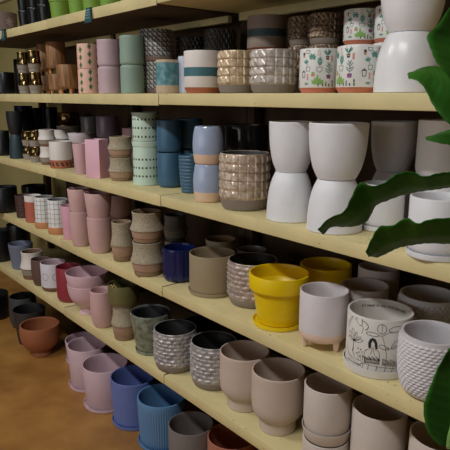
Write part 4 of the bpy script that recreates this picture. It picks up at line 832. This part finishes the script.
LEAVES = {
'L1': [((-0.3646, 0.6464, 0.1162), (-0.3827, 0.6852, 0.1238)), ((-0.3663, 0.6248, 0.0971), (-0.36, 0.6946, 0.1086)), ((-0.3672, 0.6063, 0.0786), (-0.3417, 0.6987, 0.088)), ((-0.3691, 0.591, 0.0671), (-0.3294, 0.6973, 0.0668)), ((-0.3612, 0.5883, 0.0517), (-0.3241, 0.6903, 0.0483)), ((-0.3547, 0.5874, 0.0408), (-0.326, 0.6781, 0.0345)), ((-0.3452, 0.5914, 0.028), (-0.3301, 0.6655, 0.0209)), ((-0.3336, 0.5986, 0.011), (-0.3482, 0.6384, 0.0094))],
'L2': [((-0.4524, 0.6865, 0.0294), (-0.4193, 0.6378, 0.0243)), ((-0.4422, 0.6885, 0.0363), (-0.4076, 0.6383, 0.0217)), ((-0.4323, 0.6909, 0.0398), (-0.3958, 0.6384, 0.0121)), ((-0.4211, 0.696, 0.0409), (-0.3832, 0.6381, -0.0067)), ((-0.4092, 0.7026, 0.0382), (-0.3725, 0.6398, -0.0195)), ((-0.3944, 0.7139, 0.0331), (-0.3578, 0.6479, -0.0332)), ((-0.3754, 0.7306, 0.0231), (-0.3389, 0.6667, -0.0365)), ((-0.3551, 0.7468, 0.002), (-0.3233, 0.6888, -0.0247))],
'L3': [((-0.48, 0.5511, -0.1676), (-0.5134, 0.6003, -0.1874)), ((-0.4706, 0.5607, -0.1527), (-0.5052, 0.607, -0.1767)), ((-0.4573, 0.5736, -0.143), (-0.4904, 0.619, -0.1751)), ((-0.4522, 0.5799, -0.126), (-0.4778, 0.6291, -0.1728)), ((-0.4463, 0.5888, -0.1056), (-0.4675, 0.6392, -0.1639)), ((-0.4341, 0.5975, -0.1094), (-0.4621, 0.6478, -0.1445)), ((-0.4228, 0.6085, -0.1046), (-0.4522, 0.6581, -0.1373)), ((-0.4145, 0.6186, -0.0943), (-0.4408, 0.6708, -0.1301)), ((-0.4028, 0.631, -0.0903), (-0.4292, 0.6833, -0.1257)), ((-0.3898, 0.6423, -0.0961), (-0.4176, 0.6959, -0.1227)), ((-0.3794, 0.6542, -0.0922), (-0.4069, 0.7076, -0.1205)), ((-0.369, 0.6662, -0.0902), (-0.3967, 0.7197, -0.1175)), ((-0.3493, 0.69, -0.0882), (-0.3758, 0.7459, -0.1128)), ((-0.3286, 0.7132, -0.0928), (-0.3552, 0.7726, -0.1073))],
'L4': [((-0.4002, 0.547, -0.18), (-0.4337, 0.5964, -0.199)), ((-0.3947, 0.5496, -0.1627), (-0.4217, 0.6003, -0.2004)), ((-0.3879, 0.5542, -0.1476), (-0.4106, 0.6074, -0.1932)), ((-0.3761, 0.5616, -0.1453), (-0.4023, 0.6119, -0.1869)), ((-0.3649, 0.572, -0.136), (-0.3934, 0.6177, -0.1827)), ((-0.3541, 0.5779, -0.1413), (-0.3816, 0.6278, -0.1793)), ((-0.3444, 0.5873, -0.1362), (-0.3717, 0.6363, -0.1774)), ((-0.3292, 0.6036, -0.1341), (-0.354, 0.6549, -0.1774)), ((-0.3135, 0.6196, -0.1375), (-0.3377, 0.6731, -0.177)), ((-0.2936, 0.6401, -0.1462), (-0.3182, 0.6988, -0.1694))],
'L5': [((-0.2942, 0.5634, -0.2703), (-0.3062, 0.593, -0.282)), ((-0.2947, 0.5443, -0.2861), (-0.2937, 0.5935, -0.2875)), ((-0.2929, 0.5313, -0.2983), (-0.2789, 0.5954, -0.3022)), ((-0.2914, 0.5206, -0.3087), (-0.2673, 0.5945, -0.3192)), ((-0.2895, 0.5123, -0.319), (-0.2603, 0.5893, -0.3389)), ((-0.2845, 0.5086, -0.3329), (-0.2598, 0.5786, -0.3567)), ((-0.2784, 0.5087, -0.3452), (-0.2638, 0.5666, -0.3687)), ((-0.2686, 0.5154, -0.3571), (-0.2706, 0.5547, -0.376))],
'L6': [((-0.4724, 0.7734, -0.0577), (-0.4514, 0.741, -0.0574)), ((-0.4558, 0.779, -0.0498), (-0.4358, 0.7416, -0.06)), ((-0.4411, 0.7853, -0.0442), (-0.4183, 0.7484, -0.0626)), ((-0.4248, 0.7969, -0.0402), (-0.4006, 0.7593, -0.0654)), ((-0.4067, 0.8117, -0.0442), (-0.3835, 0.7753, -0.0623)), ((-0.3877, 0.8289, -0.0552), (-0.3691, 0.7929, -0.0567))],
}

# ------------------------------------------------------------------ the room
def plane_obj(name, bm, m): return tag(finish(name, bm, m, smooth=False), kind='structure')
wall_m = mat('olive_cream_wall', (168, 157, 104), .8, .05, 4)
floor_m = mat('stained_concrete_floor', (144, 98, 47), .42, rgb2=(178, 128, 66), scale=6, thr=(.3, .7), bump=.1, bscale=40)
ceil_m = mat('dark_ceiling', (96, 94, 90), .9)
bm = bmesh.new(); box(bm, -8, 3, -3.2, 1.62, FZ-.1, FZ); plane_obj('floor', bm, floor_m)
bm = bmesh.new(); box(bm, -8, 3, 1.53, 1.62, FZ, 1.45); plane_obj('wall_back', bm, wall_m)
bm = bmesh.new(); box(bm, -8.1, -8, -3.2, 1.62, FZ, 1.45); plane_obj('wall_left', bm, wall_m)
bm = bmesh.new(); box(bm, -8, 3, -3.3, -3.2, FZ, 1.45); plane_obj('wall_front', bm, mat('dark_far_side', (104, 98, 92), .9))
bm = bmesh.new(); box(bm, -8, 3, -3.2, 1.62, 1.45, 1.55); plane_obj('ceiling', bm, ceil_m)
bm = bmesh.new(); box(bm, -8, -3.9, 1.505, 1.53, .66, .95); bevel(bm, .004); plane_obj('trim_1', bm, mat('pale_trim_paint', (214, 206, 184), .6))

# ------------------------------------------------------------------ shelving bays
def bay(x0, x1, label, dy=0, dz=0):
    r = link('shelving_unit', None); r.location = ((x0+x1)/2, FRONT+.2, FZ)
    tag(r, label, 'shelving', 'cream shelving bays')
    cx, cy = (x0+x1)/2, FRONT+.2
    for zb in SHELF_BOTTOM:
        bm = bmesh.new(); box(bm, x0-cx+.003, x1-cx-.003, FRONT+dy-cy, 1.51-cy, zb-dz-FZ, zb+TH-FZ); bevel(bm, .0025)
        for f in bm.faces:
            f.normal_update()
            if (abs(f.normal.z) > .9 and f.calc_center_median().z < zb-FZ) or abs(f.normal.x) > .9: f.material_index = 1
        finish('shelf_board', bm, [cm('shelf'), mat('raw_and_shade_brown', (74, 54, 36), .85, .12, 14)], r)  # undersides carry the shelf shade in their dark brown; ends are raw board
        if zb != SHELF_BOTTOM[0]: continue
        bm = bmesh.new(); box(bm, x0-cx+.03, x1-cx-.03, 1.385-cy, 1.405-cy, zb-FZ-.028, zb-dz-FZ-.0002); bevel(bm, .002)
        finish('back_rail', bm, cm('shelf'), r)
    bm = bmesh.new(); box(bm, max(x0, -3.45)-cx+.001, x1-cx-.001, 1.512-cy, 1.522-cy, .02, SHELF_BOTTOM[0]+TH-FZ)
    finish('back_shade_panel', bm, mat('raw_and_shade_brown', (74, 54, 36)), r, smooth=False)['label'] = 'dark brown panel standing for shade at the back'  # added dark sheet that stands for the shade behind the pots
    for px in (x0+.022, x1-.022):
        zs = [FZ] + sorted(SHELF_BOTTOM)
        for a, b in zip([FZ]+[z+TH for z in sorted(SHELF_BOTTOM)[:-1]], sorted(SHELF_BOTTOM)):
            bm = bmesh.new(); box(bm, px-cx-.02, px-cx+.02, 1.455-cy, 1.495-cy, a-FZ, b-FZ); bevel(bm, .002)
            finish('upright_post', bm, mat('raw_and_shade_brown', (74, 54, 36)), r)
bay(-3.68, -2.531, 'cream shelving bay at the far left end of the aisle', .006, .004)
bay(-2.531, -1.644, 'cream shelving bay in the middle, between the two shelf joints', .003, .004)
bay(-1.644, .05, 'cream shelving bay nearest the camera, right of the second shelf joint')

for row in POTS: make(Pot(row))

# ------------------------------------------------------------------ teal price tags on the top shelf lip
def price_tag(x, label):
    zt = SHELF_BOTTOM[0]+TH
    r = link('price_tag', None); r.location = (x, FRONT, zt); tag(r, label, 'price tag', 'teal price tags')
    w, h = .027, .052
    bm = bmesh.new()
    v = [bm.verts.new(c) for c in ((-w*.75, -.004, .001), (w*.75, -.004, .001), (w*1.15, -.007, -h), (-w*1.15, -.007, -h))]
    f = bm.faces.new(v); e = bmesh.ops.extrude_face_region(bm, geom=[f])
    bmesh.ops.translate(bm, verts=[q for q in e['geom'] if isinstance(q, bmesh.types.BMVert)], vec=(0, .0012, 0))
    box(bm, -w*.75, w*.75, -.004, .012, .001, .0022)
    finish('card', bm, cm('tag'), r, smooth=False)
    bm = bmesh.new()
    for i, (z, n) in enumerate(((-.010, 5), (-.019, 4), (-.028, 5), (-.038, 4))):
        for j in range(n):
            x0 = -w*.62+j*w*1.3/n; y = -.0052-.003*(-z/h)-.0006
            for dz in ((0, .0035) if (i+j) % 2 else (.0035, 0),):
                vv = [bm.verts.new((x0, y, z+dz[0])), bm.verts.new((x0+w*1.3/n*.8, y, z+dz[1])), bm.verts.new((x0+w*1.3/n*.8, y, z+dz[1]+.0022)), bm.verts.new((x0, y, z+dz[0]+.0022))]
                bm.faces.new(vv)
    finish('print', bm, cm('twhite'), r)['label'] = 'pale illegible lettering'
price_tag(-3.0682, 'teal price tag under the brown flower pot at far left')
price_tag(-2.1145, 'teal price tag hanging below the lime green pots')

# ------------------------------------------------------------------ fiddle-leaf fig reaching in from the right
PX, PY = -0.231, 0.763
fig = link('fiddle_leaf_fig', None); fig.location = (PX, PY, FZ)
tag(fig, 'fiddle-leaf fig with big green leaves in front of the shelves at right', 'houseplant')
bm, _ = vessel(TAPER(.78), .13, .24, t=.008); finish('pot', bm, [cm('tpale')]*2, fig)
bm = ring_solid([(0, .19), (.112, .19), (.112, .215), (.06, .222), (0, .224)], 40); finish('soil', bm, mat('potting_soil', (48, 36, 26), .95, .3, 90), fig)
def tube(name, pts, radii, m, parent, seg=10):
    from mathutils import Vector
    bm = bmesh.new(); rings = []
    for i, (q, r) in enumerate(zip(pts, radii)):
        a = Vector(pts[max(0, i-1)]); b = Vector(pts[min(len(pts)-1, i+1)]); d = (b-a).normalized()
        u = d.cross(Vector((.3, .9, .2))).normalized(); w = d.cross(u)
        rings.append([bm.verts.new(Vector(q)+r*(u*cos(2*pi*k/seg)+w*sin(2*pi*k/seg))) for k in range(seg)])
    for a, b in zip(rings, rings[1:]):
        for k in range(seg): bm.faces.new((a[k], a[(k+1) % seg], b[(k+1) % seg], b[k]))
    bm.faces.new(rings[0]); bm.faces.new(rings[-1])
    return finish(name, bm, m, parent)
bark = mat('fig_bark', (104, 88, 62), .8, .2, 40)
trunk = [(.004*sin(i*1.3), .005*cos(i*1.7), .20+i*.165) for i in range(11)]
tube('trunk', trunk, [.014-.0008*i for i in range(11)], bark, fig)
def make_leaf(st):
    """st: stations (upper edge point, lower edge point) in metres, tip first; blade folds along the midrib"""
    from mathutils import Vector
    flat = [tuple(a)+tuple(b) for a, b in st]
    pts = catmull(flat, 6); nu = 10
    bm = bmesh.new(); grid = []
    n = len(pts)
    for i, q in enumerate(pts):
        a, b = Vector(q[:3]), Vector(q[3:]); w = (b-a).length
        a2, b2 = Vector(pts[min(n-1, i+1)][:3]), Vector(pts[min(n-1, i+1)][3:]); a1, b1 = Vector(pts[max(0, i-1)][:3]), Vector(pts[max(0, i-1)][3:])
        ax = ((a2+b2)-(a1+b1)); nr = ax.cross(b-a)
        nr = nr.normalized() if nr.length > 1e-9 else Vector((0, -1, 0))
        row = []
        for j in range(nu+1):
            t = j/nu; fold = -abs(2*t-1)*.10*w + .10*w
            ridge = .0008*abs(cos(i*.75+abs(2*t-1)*3.0))*min(1, w/.05)
            row.append(bm.verts.new(a.lerp(b, t)-nr*(fold*.8)+nr*ridge))
        grid.append(row)
    for r0, r1 in zip(grid, grid[1:]):
        for j in range(nu):
            try: bm.faces.new((r0[j], r0[j+1], r1[j+1], r1[j]))
            except ValueError: pass
    o = finish('leaf', bm, cm('leaf'), fig, angle=180)
    s = o.modifiers.new('thickness', 'SOLIDIFY'); s.thickness = .0009; s.offset = 0
    base = Vector(pts[-1][:3]).lerp(Vector(pts[-1][3:]), .5)
    mid = [Vector(q[:3]).lerp(Vector(q[3:]), .5) for q in pts]
    tube('midrib', [mid[i] for i in range(2, n, 3)] + [mid[-1]], [.0006+.0016*i/(n/3) for i in range(len(range(2, n, 3))+1)], mat('leaf_vein', (132, 168, 92), .5), o, 6)
    tz = base.z-.05
    k = min(10, max(1, (tz-.20)/.165)); i0 = int(min(9, k)); f = k-i0
    tp = Vector(trunk[i0]).lerp(Vector(trunk[min(10, i0+1)]), f)
    tube('leaf_stalk', [base, base.lerp(tp, .5)+Vector((0, 0, -.008)), tp], [.0028, .003, .0036], mat('leaf_stalk_green', (112, 138, 74), .55), o, 8)
for nm, st in LEAVES.items():
    make_leaf([(tuple(a[i]-(PX, PY, FZ)[i] for i in range(3)), tuple(b[i]-(PX, PY, FZ)[i] for i in range(3))) for a, b in st])

# ------------------------------------------------------------------ light
w = bpy.data.worlds.new('world'); scene.world = w; w.use_nodes = True
w.node_tree.nodes['Background'].inputs[0].default_value = (1, .93, .82, 1); w.node_tree.nodes['Background'].inputs[1].default_value = .02
def area(x, y, z, sx, sy, power, col, rot=(0, 0, 0)):
    l = bpy.data.lights.new('ceiling_or_fill_lamp', 'AREA'); l.shape = 'RECTANGLE'; l.size = sx; l.size_y = sy; l.energy = power; l.color = col
    o = bpy.data.objects.new('ceiling_or_fill_lamp', l); COL.objects.link(o); o.location = (x, y, z); o.rotation_euler = rot
LAMP = (1, 1, .98)
area(-2.6, -.6, 1.42, .18, 1.2, 36, LAMP, (0, 0, pi/2))
area(-.6, -.6, 1.42, .18, 1.2, 38, LAMP, (0, 0, pi/2))
area(-5.2, -.4, 1.42, .18, 1.2, 7, LAMP, (0, 0, pi/2))
area(-1.6, -3.1, .1, 3.6, 1.4, 26, (.96, .98, 1), (pi/2, 0, 0))       # added soft fill light from behind the camera, an invented source


# ------------------------------------------------------------------ camera
cam = bpy.data.cameras.new('camera'); co = bpy.data.objects.new('camera', cam); COL.objects.link(co)
cam.sensor_width = 36; cam.lens = 36*570/450; cam.clip_start = .05
from mathutils import Matrix
A, B, Dv = [[0.634241, 0.773118, 0.005109], [-0.172344, 0.134937, 0.975751], [-0.753681, 0.619742, -0.218825]]
co.matrix_world = Matrix(((A[0], B[0], -Dv[0], 0), (A[1], B[1], -Dv[1], 0), (A[2], B[2], -Dv[2], 0), (0, 0, 0, 1)))
scene.camera = co
vs = scene.view_settings
vs.view_transform = 'Standard'; vs.look = 'None'; vs.gamma = 1; vs.use_curve_mapping = False; vs.exposure = -0.1
